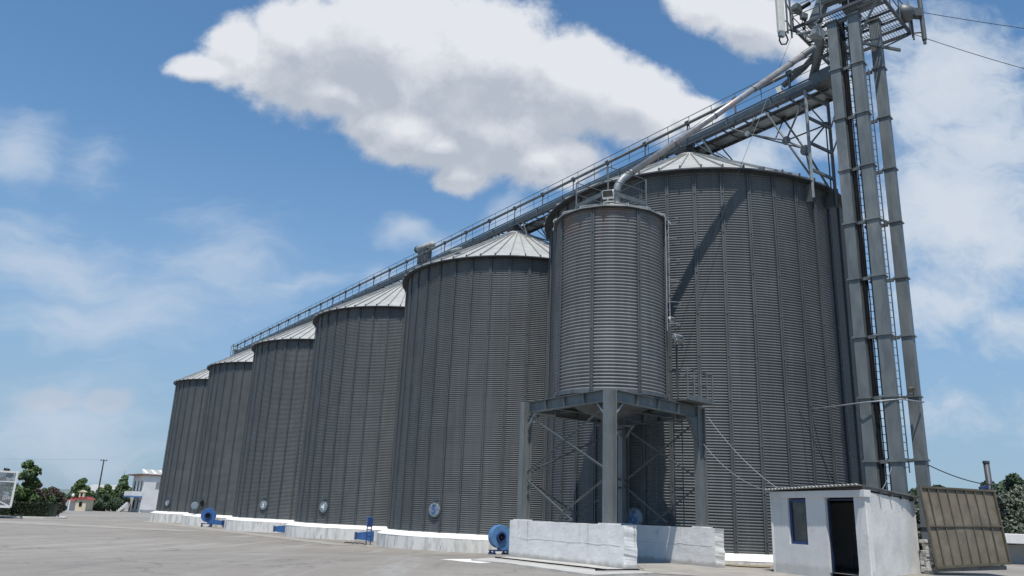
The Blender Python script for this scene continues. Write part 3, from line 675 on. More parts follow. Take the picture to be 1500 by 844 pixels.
b = MB(); b.tube([(12.5, 30.1, 23.95), (12.9, 30.0, 24.2)], .09, 12); b.tube([(12.88, 30.0, 24.19), (13.5, 29.8, 24.6)], .02, 6); b.build('cable', M['black'], rr)
for k in range(3): b = MB(); b.tube([(12.55+.08*k, 30.1, 23.4), (12.5+.1*k, 30.1, 23.1), (12.6, 30.2, 22.9)], .02, 6); b.build('cable', M['black'], rr)
dd = thing('dish_antenna', (17.2, 30.0, 23.6), 'grey drum antenna on the right-hand corner post of the tower platform', 'antenna')
ax = Euler((R_(90), 0, R_(35))).to_matrix()
b = MB(); b.lathe([(0, -.2), (.32, -.2), (.42, .0), (.42, .16), (.1, .45), (0, .45)], 24, c=(17.05, 29.9, 23.75), ax=ax); b.build('drum', M['steel'], dd, True)
b = MB(); rod(b, (17.45, 30.1, 22.7), (17.4, 30.1, 24.6), .045); rod(b, (17.05, 29.9, 23.75), (17.45, 30.1, 23.75), .04); b.build('mast', M['steel_light'], dd)
sa = thing('slim_antenna', (17.65, 29.8, 22.6), 'slim grey sector antenna on a pipe at the outer right of the platform', 'antenna')
b = MB(); b.tube([(17.83, 29.9, 22.45), (17.83, 29.9, 24.6)], .1, 12); b.build('shell', M['steel'], sa)
b = MB(); rod(b, (17.83, 29.9, 22.25), (17.83, 29.9, 22.5), .07); rod(b, (17.42, 30.0, 22.85), (17.83, 29.9, 22.85), .04); rod(b, (17.42, 30.0, 22.5), (17.42, 30.0, 23.6), .04); b.box((17.62, 29.9, 23.8), (.35, .3, .4)); b.build('bracket', M['steel_dark'], sa)

def wire(label, pts, r=.012, sag=0., matl=None, cat='cable', name='cable'):
    pts = [Vector(p) for p in pts]
    if len(pts) == 2 and sag:
        a, c = pts; pts = [a.lerp(c, i/14)-Vector((0, 0, 4*sag*(i/14)*(1-i/14))) for i in range(15)]
    b = MB(); b.tube(pts, r, 6); return tag(b.build(name, matl or M['black'], None, True), label, cat)
wire('thin pale guy wire from the platform corner down across the nearest silo', [(12.3, 30.5, 23.1), (9.55, 30.2, 16.3), (6.6, 30.2, 8.6)], .009, matl=M['steel'])
wire('dark wire leaving the right platform corner downwards to the right', [(17.6, 30.4, 23.1), (36, 34, 22.0)], .014, .6)
wire('dark wire leaving the drum antenna almost level to the right', [(17.5, 30.1, 24.1), (40, 36, 27.0)], .014, .4)
wire('cable from the tower foot to the grey chimney on the right', [(15.7, 29.4, 3.9), (20.7, 33.9, 3.55)], .02, .12)
wire('grey conduit running level from the nearest silo wall round the tower legs', [(12.1, 31.2, 6.05), (13.4, 29.25, 6.12), (14.5, 28.62, 6.2), (15.6, 29.1, 6.2)], .028, matl=M['steel_light'])
wire('thin line from the silo down behind the hut roof', [(11.6, 31.1, 6.1), (12.0, 28.7, 2.7)], .012)

# ------------------------------------------------------------------ small elevated bin and its frame
wd = Vector((.543, -.839, 0)).normalized(); wn_ = Vector((.839, .543, 0)).normalized()
SB = Vector((3.69, 28.0, 0)); RB = 2.03; ZB, ZT = 5.72, 12.23
bn_ = thing('elevated_bin', (SB.x, SB.y, 5.6), 'small corrugated hopper bin standing on the steel frame', 'silo')
b = MB(); b.lathe(corr(RB, ZB, ZT, .118, .0195, 8), 64, c=SB); wl = b.build('wall', M['wall_small'], bn_, True)
wl.data.transform(Matrix.Translation(-SB)); wl.location = SB-bn_.location; wl.matrix_parent_inverse = Matrix.Identity(4)
for a in (-158.7, -115.6, -69.2, -25, 20, 65, 110, 155):
    bb = stiffener(RB, ZB-.05, ZT-.05, .125, .045); o = bb.build('stiffener', M['stiff'], bn_, local=True)
    o.rotation_euler = (0, 0, R_(a)); o.location = SB-bn_.location
b = MB(); n = 16; a0 = R_(-115.6-11); r1 = RB+.19
b.lathe([(r1-.01, ZT+.03), (r1, ZT+.07), (.45, ZT+.82), (.45, ZT+.95), (0, ZT+.95)], n, c=SB, a0=a0, a1=a0+2*math.pi)
b.build('roof', M['roof'], bn_)
b = MB(); b.lathe([(RB-.03, ZT-.01), (r1-.012, ZT+.033)], n, c=SB, a0=a0, a1=a0+2*math.pi); b.build('soffit', M['steel_dark'], bn_)  # roof underside coloured dark to stand in for shade below the eave
b = MB()
for i in range(n):
    a = a0+2*math.pi*i/n; c, s = math.cos(a), math.sin(a)
    b.bar(SB+Vector((r1*c, r1*s, ZT+.12)), SB+Vector((.45*c, .45*s, ZT+.85)), .04, .045); b.box(SB+Vector((r1*c*1.01, r1*s*1.01, ZT+.06)), (.03, .05, .1), Matrix.Rotation(a, 3, 'Z'))
b.build('roof_seams', M['roofrib'], bn_)
b = MB(); b.lathe([(RB+.03, ZB+.02), (RB+.06, ZB-.12), (RB-.1, ZB-.13)], 48, c=SB); b.build('base_ring', M['steel_dark'], bn_)
b = MB(); b.lathe([(RB-.1, ZB-.14), (.32, 4.95), (.32, 4.8), (.2, 4.8)], 32, c=SB); b.build('hopper', M['steel_dark'], bn_, True)
b = MB(); b.box((SB.x, SB.y, 4.72), (.5, .5, .2)); b.bar((SB.x-.5, SB.y, 4.72), (SB.x+.7, SB.y-.2, 4.72), .07); b.build('slide_gate', M['steel'], bn_)
# roof-top service platform
def sq(a, c, z): return SB+wd*a+wn_*c+Vector((0, 0, z))
b = MB(); zp = ZT+.95; h = .95
for s in (-1, 1):
    b.bar(sq(-h, s*h, zp), sq(h, s*h, zp), .05, .16); b.bar(sq(s*h, -h, zp), sq(s*h, h, zp), .05, .16)
    b.bar(sq(s*h, -h, zp), sq(s*h*1.1, -h*1.1, ZT+.35), .05); b.bar(sq(s*h, h, zp), sq(s*h*1.1, h*1.1, ZT+.35), .05)
b.build('top_platform', M['steel'], bn_)
b = MB()
for x in (-h, h):
    for y in (-h, h): b.bar(sq(x, y, zp), sq(x, y, zp+1.0), .05)
for z in (.5, 1.0):
    for s in (-1, 1): b.tube([sq(-h, s*h, zp+z), sq(h, s*h, zp+z)], .02, 6); b.tube([sq(s*h, -h, zp+z), sq(s*h, h, zp+z)], .02, 6)
b.build('top_railing', M['steel'], bn_)
a = R_(-28); lx = SB+Vector((math.cos(a), math.sin(a), 0))*(RB+.16)
ladder('ladder', (lx.x, lx.y, 8.0), (lx.x, lx.y, 12.3), (math.cos(R_(62)), math.sin(R_(62)), 0), .36, bn_, cage=False, matl=M['steel_light'])
b = MB(); 
for k in range(6):
    z = 8.2+k*.8; pts = [Vector((lx.x, lx.y, z))+Vector((math.cos(a+R_(-100+200*j/8)), math.sin(a+R_(-100+200*j/8)), 0))*.34+Vector((math.cos(a), math.sin(a), 0))*.15 for j in range(9)]
    b.tube(pts, .014, 5)
b.build('ladder_cage', M['steel_light'], bn_)

fr = thing('steel_support_frame', (3.69, 28.0, 1.37), 'four-legged grey steel frame with crossed braces carrying the small bin', 'steel frame')
cL = Vector((.72, 28.95, 0)); cM = Vector((3.28, 24.99, 0)); cR = Vector((6.94, 28.28, 0)); cB = Vector((4.72, 31.75, 0)); PT_ = 1.375; ZF = 5.12; ZH = 5.56
Mw = Matrix.Rotation(math.atan2(wd.y, wd.x), 3, 'Z')
for c in (cL, cM, cR, cB):
    b = MB(); H = ZH-PT_; zc = (ZH+PT_)/2
    for s in (-1, 1): b.box((c.x+wn_.x*s*.17, c.y+wn_.y*s*.17, zc), (.25, .03, H), Mw)
    b.box((c.x, c.y, zc), (.02, .31, H), Mw)
    o = b.build('column', M['column'], fr)
    b = MB(); b.box((c.x, c.y, PT_+.018), (.5, .5, .035), Mw); b.build('base_plate', M['white_conc'], o)
def ibeam(p, q, z, hgt=.4, w=.2, name='beam'):
    b = MB(); p = Vector((p.x, p.y, z)); q = Vector((q.x, q.y, z)); d = (q-p).normalized(); p2 = p+d*.2; q2 = q-d*.2
    for s in (-1, 1): b.bar(p2+Vector((0, 0, s*(hgt/2-.012))), q2+Vector((0, 0, s*(hgt/2-.012))), w, .024)
    b.bar(p2, q2, .016, hgt-.05)
    for k in range(1, 4):
        c = p2.lerp(q2, k/4); b.bar(c-d*.008, c+d*.008, w-.01, hgt-.05)
    return b.build(name, M['steel'], fr)
zb = ZH-.2
ibeam(cL, cM, zb); ibeam(cM, cR, zb); ibeam(cR, cB, zb); ibeam(cB, cL, zb)
for f in (.3, .7): ibeam(cL.lerp(cM, f), cB.lerp(cR, f), zb+.02, .3, .16, 'cross_beam')
for f in (.3, .7): ibeam(cL.lerp(cB, f), cM.lerp(cR, f), zb+.08, .26, .14, 'cross_beam')
def brace(p, q, z1, z2, w=.058):
    b = MB(); P0 = Vector((p.x, p.y, z1)); P1 = Vector((q.x, q.y, z2)); d = (P1-P0).normalized()
    P0 = P0+d*.2; P1 = P1-d*.1
    b.bar(P0, P1, .012, w); b.bar(P0+Vector((0, 0, w/2)), P1+Vector((0, 0, w/2)), w, .012); return b.build('brace', M['steel'], fr)
zm = 2.95
for p, q in ((cL, cM), (cR, cB), (cB, cL)):
    brace(p, q, ZF, zm); brace(p, q, zm, ZF)
    brace(p, p.lerp(q, .62), zm-.1, PT_+.03); brace(p.lerp(q, .38), q, PT_+.03, zm-.1)
for c, dirs in ((cL, (cM, cB)), (cM, (cL, cR)), (cR, (cM, cB)), (cB, (cL, cR))):
    for e in dirs:
        d = (e-c).normalized(); b = MB(); b.bar(Vector((c.x, c.y, ZF-.42))+d*.16, Vector((c.x, c.y, ZF+.05))+d*.62, .09, .05); b.build('knee_brace', M['steel_light'], fr)
# gusset flare at right column
b = MB(); d = (cM-cR).normalized(); v = [Vector((cR.x, cR.y, 0))+d*x+Vector((0, 0, z)) for x, z in ((.16, 5.15), (.75, 5.15), (.55, 4.9), (.16, 4.0))]
w_ = Vector((-d.y, d.x, 0))*.06; b.add([p+w_ for p in v]+[p-w_ for p in v], [(0, 1, 2, 3), (7, 6, 5, 4), (0, 4, 5, 1), (1, 5, 6, 2), (2, 6, 7, 3), (3, 7, 4, 0)]); b.build('gusset', M['steel'], fr)
# service balcony at the right corner
def eb(k, o, z): d = (cR-cM).normalized(); q = Vector((d.y, -d.x, 0)); return cM+(cR-cM)*k+q*o+Vector((0, 0, z))
b = MB(); b.bar(eb(.72, .1, 5.64), eb(1.02, .1, 5.64), .9, .05); b.build('balcony_floor', M['steel'], fr)
b = MB()
for k in (.72, .8, .88, .96, 1.03):
    b.bar(eb(k, .5, 5.64), eb(k, .5, 6.72), .045); 
for k in (.72, 1.03): b.bar(eb(k, -.3, 5.64), eb(k, -.3, 6.72), .045); b.tube([eb(k, -.3, 6.7), eb(k, .5, 6.7)], .022, 6)
b.tube([eb(.72, .5, 6.7), eb(1.03, .5, 6.7)], .025, 6); b.tube([eb(.72, .5, 6.2), eb(1.03, .5, 6.2)], .02, 6); b.tube([eb(.72, -.3, 6.7), eb(1.03, -.3, 6.7)], .022, 6)
b.bar(eb(.72, .5, 5.75), eb(1.03, .5, 5.75), .02, .15)
b.build('balcony_rail', M['steel'], fr)
p = cR.lerp(cB, .28)+Vector((.1, .2, 0)); ladder('ladder', (p.x, p.y, .1), (p.x, p.y, 5.6), (wd.x, wd.y, 0), .42, fr, matl=M['steel_dark'])
p = cR.lerp(cB, .62)+Vector((.1, .2, 0)); ladder('ladder', (p.x, p.y, .1), (p.x, p.y, 5.6), (wd.x, wd.y, 0), .42, fr, matl=M['steel_dark'])
b = MB(); b.tube([eb(.72, .1, 5.7), eb(.7, .1, 8.6)], .03, 8); b.tube([eb(.7, .1, 6.0), eb(.68, .25, 7.5), eb(.71, .1, 7.6)], .02, 6); b.build('conduit', M['steel_dark'], fr)

def flood(label, loc, rz, tilt, matl='lamp_white', s=1.):
    t = thing('floodlight', loc, label, 'lamp', None, rz)
    b = MB(); b.box((0, 0, 0), (.34*s, .14*s, .24*s), (R_(tilt), 0, 0)); b.build('housing', M[matl], t, bevel=.02, local=True)
    b = MB(); b.box((0, -.075*s, -.005), (.29*s, .02, .19*s), (R_(tilt), 0, 0)); b.build('glass', M['glass'], t, local=True)
    b = MB(); b.bar((-.19*s, 0, 0), (-.19*s, .05, -.24*s), .03); b.bar((.19*s, 0, 0), (.19*s, .05, -.24*s), .03); b.bar((-.2*s, .05, -.24*s), (.2*s, .05, -.24*s), .03); b.build('bracket', M['steel_dark'], t, local=True)
    return t
flood('white-topped floodlight at the edge of the small bin roof', (3.35, 26.15, 12.82), R_(-20), 35, s=1.25)
flood('grey floodlight tilted on a pole right of the small bin', (5.95, 26.95, 7.75), R_(35), -25, 'steel_light', 1.25)
flood('small white lamp on the right flank of the small bin', (5.72, 26.95, 8.45), R_(40), 0, s=.7)
flood('brown floodlight on the ladder between the tower trunks', (15.05, 28.85, 6.6), R_(30), 35, 'brown', .8)

# ------------------------------------------------------------------ white concrete walls under the frame
def conc_wall(a, L, th, top, label, seed):
    t0 = thing('concrete_wall', (a.x, a.y, gz(a.x, a.y)), label, 'wall', 'whitewashed footing walls')
    nL, nH = int(L/.16), 22; b = MB(); z0 = -.35
    def P_(i, j, side):
        s = L*i/nL; z = z0+(top-z0)*j/nH; p = a+wd*s+wn_*(0 if side == 0 else th); q = Vector((p.x, p.y, z))
        nz = noise.noise(q*1.7+Vector((seed, 0, 0)))*.012+noise.noise(q*7+Vector((seed, 0, 0)))*.006
        e = 0.
        if i == nL: e = noise.noise(Vector((q.z*3.1, seed, side*.6)))*.05+noise.noise(Vector((q.z*9, seed+3, side*2)))*.02
        return (q.x-wn_.x*nz+wd.x*e, q.y-wn_.y*nz+wd.y*e, z+(noise.noise(q*2.2)*.012 if j == nH else 0))
    for side in (0, 1):
        o = len(b.v)
        for j in range(nH+1):
            for i in range(nL+1): b.v.append(P_(i, j, side))
        for j in range(nH):
            for i in range(nL):
                k = o+j*(nL+1)+i; q = (k, k+1, k+nL+2, k+nL+1); b.f.append(q if side == 0 else q[::-1])
    m_ = (nL+1)*(nH+1)
    for i in range(nL): k = nH*(nL+1)+i; b.f.append((k, k+1, m_+k+1, m_+k))
    for j in range(nH):
        k = j*(nL+1); b.f.append((k+nL+1, k, m_+k, m_+k+nL+1)[::-1]); k += nL; b.f.append((k, k+nL+1, m_+k+nL+1, m_+k)[::-1])
    b.build('body', M['white_conc'], t0)
    # crack line of the pour joint
    b = MB(); pts = []
    for i in range(0, 26):
        s = L*(.03+.94*i/25); z = .80+noise.noise(Vector((s*1.5, seed, 0)))*.05; p = a+wd*s-wn_*.006; pts.append((p.x, p.y, z))
    b.tube(pts, .004, 4); b.build('pour_joint', M['plinth_side'], t0)
    return t0
aL = Vector((.26, 29.11, 0)); conc_wall(aL, 6.1, .5, 1.372, 'nearer white concrete wall carrying the two front-left columns', 1.)
aR = Vector((7.32, 27.14, 0))-wd*4.95; conc_wall(aR, 4.62, .45, 1.372, 'farther white concrete wall, partly in the shade of the bin, under the right column', 5.)

# ------------------------------------------------------------------ hut
FL = Vector((8.79, 26.36, 0)); FR = Vector((10.14, 22.6, 0)); BR = Vector((12.7, 25.0, 0)); BL = FL+BR-FR
hut = thing('hut', ((FL.x+BR.x)/2, (FL.y+BR.y)/2, .2), 'low white rendered hut with a dark open doorway and sheet roof', 'hut')
hd_ = (FR-FL).normalized(); hn = Vector((hd_.y, -hd_.x, 0)); LH = (FR-FL).length
if hn.dot(Vector((0, 0, 0))-FL) < 0: hn = -hn
def hp(s, z, o=0.): p = FL+hd_*s+hn*o; return Vector((p.x, p.y, z))
WT = .18
def fpanel(s0, s1, z0, z1, b): c = hp((s0+s1)/2, (z0+z1)/2, -WT/2); b.box(c, (s1-s0, WT, z1-z0), Matrix((hd_, hd_.cross(Vector((0, 0, -1))), Vector((0, 0, 1)))).transposed())
b = MB(); w0, w1, wz0, wz1 = .73, 1.575, 1.01, 2.36; d0, d1, dz = 2.41, 3.57, 2.36
fpanel(0, w0, -.3, 2.4, b); fpanel(w0, w1, -.3, wz0, b); fpanel(w1, d0, -.3, 2.4, b); fpanel(d1, LH, -.3, 2.4, b)
b.build('front_wall', M['white_wall'], hut)
b = MB(); c = hp(LH/2, 2.5, -WT/2+.03); b.box(c, (LH+.12, WT+.06, .2), Matrix((hd_, hd_.cross(Vector((0, 0, -1))), Vector((0, 0, 1)))).transposed()); b.build('lintel', M['white_wall'], hut, bevel=.01)
sdv = (BR-FR).normalized(); sn = Vector((sdv.y, -sdv.x, 0)); LS = (BR-FR).length
# side wall, gently battered and uneven plaster
b = MB(); ni, nj = 26, 16
for j in range(nj+1):
    for i in range(ni+1):
        s = LS*i/ni; z = -.3+(2.56-.03*s+.3)*j/nj; p = FR+sdv*s+sn*.004
        k = max(0, 1-s/1.1)*max(0, (2.3-z)/2.5)
        q = Vector((p.x, p.y, z)); nz = noise.noise(q*1.4)*.02+noise.noise(q*5)*.007
        b.v.append((p.x+sn.x*(nz)-hd_.x*k*.0, p.y+sn.y*(nz), z))
for j in range(nj):
    for i in range(ni): k = j*(ni+1)+i; b.f.append((k, k+1, k+ni+2, k+ni+1))
b.build('side_wall', M['cream_wall'], hut, True)
# plaster lapping round the corner onto the front, wider towards the ground
b = MB(); n = 14; top = []; 
for j in range(n+1):
    z = -.3+2.62*j/n; wdt = .04+.5*(1-(z+.3)/2.62)**.85+noise.noise(Vector((z*2.1, 3, 0)))*.05
    for (s, o) in ((LH-max(.01, wdt), .004), (LH-max(.01, wdt)*.5, .006), (LH+.008, .006), (LH+.008, -.05)): b.v.append(tuple(hp(s, z, o)))
for j in range(n):
    for i in range(3): k = j*4+i; b.f.append((k, k+1, k+5, k+4))
b.build('corner_plaster', M['cream_wall'], hut)
b = MB(); 
for p, q in ((BR, BL), (BL, FL)):
    b.bar(Vector((p.x, p.y, 1.1)), Vector((q.x, q.y, 1.1)), .16, 2.75)
b.build('rear_walls', M['white_wall'], hut)
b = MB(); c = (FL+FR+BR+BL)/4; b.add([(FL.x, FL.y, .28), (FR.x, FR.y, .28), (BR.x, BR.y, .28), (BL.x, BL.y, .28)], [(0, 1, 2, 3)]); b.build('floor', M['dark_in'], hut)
def frame_box(b, s0, s1, z0, z1, w, o, dep=.07, sill=True):
    Mf = Matrix((hd_, hd_.cross(Vector((0, 0, -1))), Vector((0, 0, 1)))).transposed()
    for s in (s0+w/2, s1-w/2): b.box(hp(s, (z0+z1)/2, o), (w, dep, z1-z0), Mf)
    b.box(hp((s0+s1)/2, z1-w/2, o), (s1-s0-2*w, dep, w), Mf)
    if sill: b.box(hp((s0+s1)/2, z0+w/2, o), (s1-s0-2*w, dep, w), Mf)
b = MB(); frame_box(b, w0, w1, wz0, wz1, .09, -.1); win = b.build('window', M['blue_frame'], hut)
b = MB(); b.box(hp((w0+w1)/2, (wz0+wz1)/2, -.11), (w1-w0-.17, .01, wz1-wz0-.17), Matrix((hd_, hd_.cross(Vector((0, 0, -1))), Vector((0, 0, 1)))).transposed()); b.build('pane', M['glass'], win)
b = MB(); frame_box(b, d0, d1, -.1, dz, .045, -.12, .07, False); b.build('door_frame', M['blue_door'], hut)
# corrugated roof sheets running front to back
b = MB(); nS = 26; ov = .22; per = 8; cnt = nS*per
A = FL-hd_*.12+hn*ov; Bq = FR+hd_*.02+hn*ov; Cq = BR+hd_*.12-sdv*.0; Dq = BL-hd_*.12
rows = []
for (p, q, z0, z1) in ((A, Bq, 2.66, 2.74), (Dq+hn*-.2, Cq+hn*-.2, 2.50, 2.56)):
    row = []
    for i in range(cnt+1):
        s = i/cnt; x = p.lerp(q, s); row.append(Vector((x.x, x.y, z0+(z1-z0)*s+.024*math.sin(2*math.pi*nS*s))))
    rows.append(row)
for dz_ in (0, .012):
    o = len(b.v)
    for r in rows: b.v += [tuple(v+Vector((0, 0, dz_))) for v in r]
    for i in range(cnt): k = (o+i, o+i+1, o+cnt+1+i+1, o+cnt+1+i); b.f.append(k if dz_ else k[::-1])
for i in range(cnt): b.f.append((i, i+1, 2*(cnt+1)+i+1, 2*(cnt+1)+i))
b.build('roof', M['asb'], hut)
b = MB()
for i in range(5):
    p = FR.lerp(BR, .05+.22*i)+sn*.1; q = FL.lerp(BL, .05+.22*i); zz = 2.66-.17*(.05+.22*i)/1.0
    b.bar(Vector((p.x, p.y, zz-.045)), Vector((q.x, q.y, zz-.09)), .07, .08)
b.build('rafters', M['wood'], hut)
b = MB(); b.bar(hp(LH, 2.60, .02)+Vector((0, 0, .05)), Vector((BR.x, BR.y, 2.50))+sn*.03, .05, .07); b.build('fascia', M['steel_dark'], hut)
# chair seen inside the doorway
ch = thing('wire_chair', hp(2.95, .28, -.8), 'dark chair with a round-topped back just inside the hut doorway', 'chair')
b = MB(); base = hp(2.95, .28, -.8); hx = hd_; hy = -hn
def cpt(x, y, z): return base+hx*x+hy*y+Vector((0, 0, z))
for x in (-.22, .22):
    for y in (-.2, .2): b.tube([cpt(x, y, 0), cpt(x*.9, y*.9, .45)], .015, 6)
b.build('legs', M['black'], ch)
b = MB(); b.box(cpt(0, 0, .46), (.46, .44, .04), Matrix((hx, hy, Vector((0, 0, 1)))).transposed()); b.build('seat', M['black'], ch)
b = MB()
for r in (.22, .13): b.tube([cpt(-r, .2, .46)]+[cpt(-r*math.cos(math.pi*k/8), .22, .72+r*math.sin(math.pi*k/8)) for k in range(9)]+[cpt(r, .2, .46)], .018, 6)
b.build('backrest', M['black'], ch)

wire('pale cable drooping from the steel frame to the hut roof corner', [eb(.98, .4, 5.2), (9.0, 26.0, 2.62)], .009, .25, M['steel_light'])
wire('second pale cable sagging lower from the frame to the hut roof', [(cR.x, cR.y, 4.4), (9.1, 25.9, 2.6)], .008, .5, M['steel_light'])
wire('short pale cable from the conduit to the hut roof edge', [(13.9, 28.6, 3.7), (12.2, 26.2, 2.62)], .014, .1, M['steel_light'])

# rubble pillar, brown panel, grey chimney, low white building
pb = thing('rubble_pillar', (12.95, 24.75, .3), 'broken stub of white rubble wall between the hut and the brown panel', 'wall stub')
random.seed(5); b = MB()
for j in range(11):
    for i in range(2):
        b.box((12.86+.13*i+random.uniform(-.03, .03)+.012*j*0, 24.75+random.uniform(-.04, .04)+.1*i, .25+.1*j), (.2+random.uniform(-.05, .03), .3+random.uniform(-.06, .05), .1), (random.uniform(-.1, .1), random.uniform(-.1, .1), random.uniform(-.3, .3)))
b.build('stones', M['stone'], pb, bevel=.015)
pn = thing('metal_panel', (14.2, 24.9, .35), 'large brown ribbed metal gate panel leaning tilted beside the hut', 'gate panel')
q00, q10, q11, q01 = Vector((12.85, 24.3, .53)), Vector((15.68, 25.35, .70)), Vector((15.62, 25.62, 2.86)), Vector((12.82, 24.75, 2.85))
def pp(a, c, o=0.):
    p = (q00*(1-a)+q10*a)*(1-c)+(q01*(1-a)+q11*a)*c; nn = (q10-q00).cross(q01-q00).normalized(); 
    if nn.y > 0: nn = -nn
    return p+nn*o
b = MB(); b.add([pp(0, 0), pp(1, 0), pp(1, 1), pp(0, 1), pp(0, 0, -.02), pp(1, 0, -.02), pp(1, 1, -.02), pp(0, 1, -.02)], [(0, 1, 2, 3), (7, 6, 5, 4), (0, 4, 5, 1), (1, 5, 6, 2), (2, 6, 7, 3), (3, 7, 4, 0)]); b.build('sheet', M['brown'], pn)
nnv = (pp(.5, .5, 1)-pp(.5, .5))
for (p, q, w, hgt) in ((pp(0, 0, .035), pp(1, 0, .035), .075, .07), (pp(0, 1, .035), pp(1, 1, .035), .06, .07), (pp(0, 0, .035), pp(0, 1, .035), .06, .07), (pp(1, 0, .035), pp(1, 1, .035), .05, .07), (pp(0, .5, .035), pp(1, .5, .035), .045, .07)):
    b = MB(); b.bar(p, q, hgt, w, upv=(0, 0, 1)) if abs((q-p).normalized().z) < .8 else b.bar(p, q, w, hgt, upv=nnv); b.build('frame_bar', M['brown_dark'], pn)
for k in range(1, 8):
    a = k/8-.02; b = MB(); b.bar(pp(a, .02, .03), pp(a, .98, .03), .03, .045, upv=nnv); b.build('rib', M['brown_dark'], pn)
b = MB(); b.bar(pp(.03, -.02, -.12), pp(.97, -.05, -.12), .16, .12); b.build('timber_rest', M['dark_in'], pn)

cm = thing('chimney_pipe', (20.7, 34.0, .3), 'slim grey vent pipe standing in front of the trees on the right', 'pipe')
b = MB(); b.tube([(20.7, 34, .3), (20.62, 34, 4.55)], .12, 14); b.build('pipe', M['steel_dark'], cm, True)
b = MB(); b.tube([(20.62, 34, 4.45), (20.62, 34, 4.56)], .135, 14); b.build('rim', M['steel_dark'], cm)
b = MB(); b.bar((20.2, 34, 3.4), (20.75, 34, 3.55), .12); b.build('bracket', M['blue_frame'], cm)
lb = thing('low_building', (24.5, 36.5, .3), 'low grey building with a white slab roof at the right edge', 'building')
b = MB(); b.box((27.4, 36.6, .65), (11, 3.4, 1.0), (0, 0, R_(-14))); b.build('wall', M['house_grey'], lb)
b = MB(); b.box((27.2, 36.3, 1.40), (12, 4.2, .42), (0, 0, R_(-14))); b.build('roof', M['white_conc'], lb, bevel=.03)
b = MB(); b.box((21.6, 35.3, 1.05), (.2, .1, .25), (0, 0, .2)); b.build('meter_box', M['lamp_white'], lb)

# ------------------------------------------------------------------ blowers, ducts, control box
def blower(label, loc, rz, s=1., matl='blue'):
    t = thing('blower', loc, label, 'fan', 'blue aeration fans by the silo bases', rz)
    b = MB(); poly = []
    for k in range(30):
        a = 2*math.pi*k/30; r = .55+.17*(k/29.); poly.append((r*math.cos(-a-R_(90)), r*math.sin(-a-R_(90))))
    Mv = Matrix.Rotation(R_(90), 3, 'X')
    b.prism([(x*s, y*s) for x, y in poly], -.2*s, .2*s, Mv, (0, 0, .95*s)); b.build('casing', M[matl], t, bevel=.02, local=True)
    b = MB(); b.lathe([(.30*s, .2*s), (.27*s, .3*s), (.2*s, .3*s), (.18*s, .21*s)], 24, c=(0, 0, .95*s), ax=Matrix.Rotation(R_(90), 3, 'X')); b.build('inlet_ring', M['blue_frame'], t, local=True)
    b = MB(); b.lathe([(.19*s, .205*s), (0, .21*s)], 20, c=(0, 0, .95*s), ax=Matrix.Rotation(R_(90), 3, 'X')); b.lathe([(.09*s, .2*s), (.09*s, .27*s), (0, .27*s)], 12, c=(0, 0, .95*s), ax=Matrix.Rotation(R_(90), 3, 'X')); b.build('inlet', M['black'], t, local=True)
    b = MB(); b.add([Vector(v)*s for v in ((0, -.2, .25), (0, .2, .25), (0, .2, .7), (0, -.2, .7), (1.25, -.16, .2), (1.25, .16, .2), (1.25, .16, .56), (1.25, -.16, .56))], [(0, 4, 5, 1), (3, 2, 6, 7), (0, 3, 7, 4), (1, 5, 6, 2), (4, 7, 6, 5), (0, 1, 2, 3)]); b.build('outlet', M[matl], t, local=True)
    b = MB(); 
    for x in (1.25, 1.5): b.box((x*s, 0, .38*s), (.06*s, .44*s, .52*s))
    b.box((1.4*s, 0, .38*s), (.24*s, .34*s, .42*s)); b.build('coupling', M['blue_frame'], t, local=True)
    b = MB()
    for x in (-.4, .4):
        for y in (-.22, .22): b.box((x*s, y*s, .12*s), (.09*s, .07*s, .34*s))
    b.box((0, 0, .27*s), (1.0*s, .5*s, .06*s))
    for x in (-.4, .4): b.lathe([(.09*s, -.3*s), (.09*s, .3*s)], 12, c=(x*s, 0, .09*s), ax=Matrix.Rotation(R_(90), 3, 'X'))
    b.build('stand', M['blue_frame'], t, local=True)
    b = MB(); b.lathe([(.0, -.75*s), (.2*s, -.75*s), (.2*s, -.2*s)], 16, c=(0, 0, .95*s), ax=Matrix.Rotation(R_(90), 3, 'X')); b.build('motor', M['blue_frame'], t, local=True)
    return t
blower('blue centrifugal fan on wheels in front of the open-hatched silo', (-28.95, 80.2, -.64), R_(18), 1.12)
blower('faded blue centrifugal fan peeping out left of the near white wall', (-.12, 38.6, -.3), R_(28), .88, 'blue_pale')
def duct(label, p, dirv, s=1.):
    t = thing('air_duct', p, label, 'duct', 'blue air ducts entering the silo bases', math.atan2(dirv[1], dirv[0]))
    b = MB(); b.add([Vector(v)*s for v in ((0, -.16, .12), (0, .16, .12), (0, .16, .5), (0, -.16, .5), (1.1, -.36, -.02), (1.1, .36, -.02), (1.1, .36, .62), (1.1, -.36, .62))], [(0, 4, 5, 1), (3, 2, 6, 7), (0, 3, 7, 4), (1, 5, 6, 2), (4, 7, 6, 5), (0, 1, 2, 3)]); b.build('body', M['blue'], t, local=True)
    b = MB(); b.box((-.02*s, 0, .31*s), (.05*s, .42*s, .48*s)); b.build('flange', M['blue_frame'], t, local=True)
    return t
def yard(i, back):        # point in the notch between silo i and i+1, pulled towards the yard
    p = C0+U*(SP*(i+.5))+N_*back; return (p.x, p.y, gz(p.x, p.y)+.05)
duct('blue tapered duct in the gap between silos 4 and 5', yard(1, 6.5), (.82, .40), 1.0)
duct('blue tapered duct in the gap between silos 3 and 4', yard(2, 6.5), (.82, .40), 1.0)
duct('small blue duct in the gap right of the farthest silo', yard(4, 4.6), (.82, .40), 1.1)
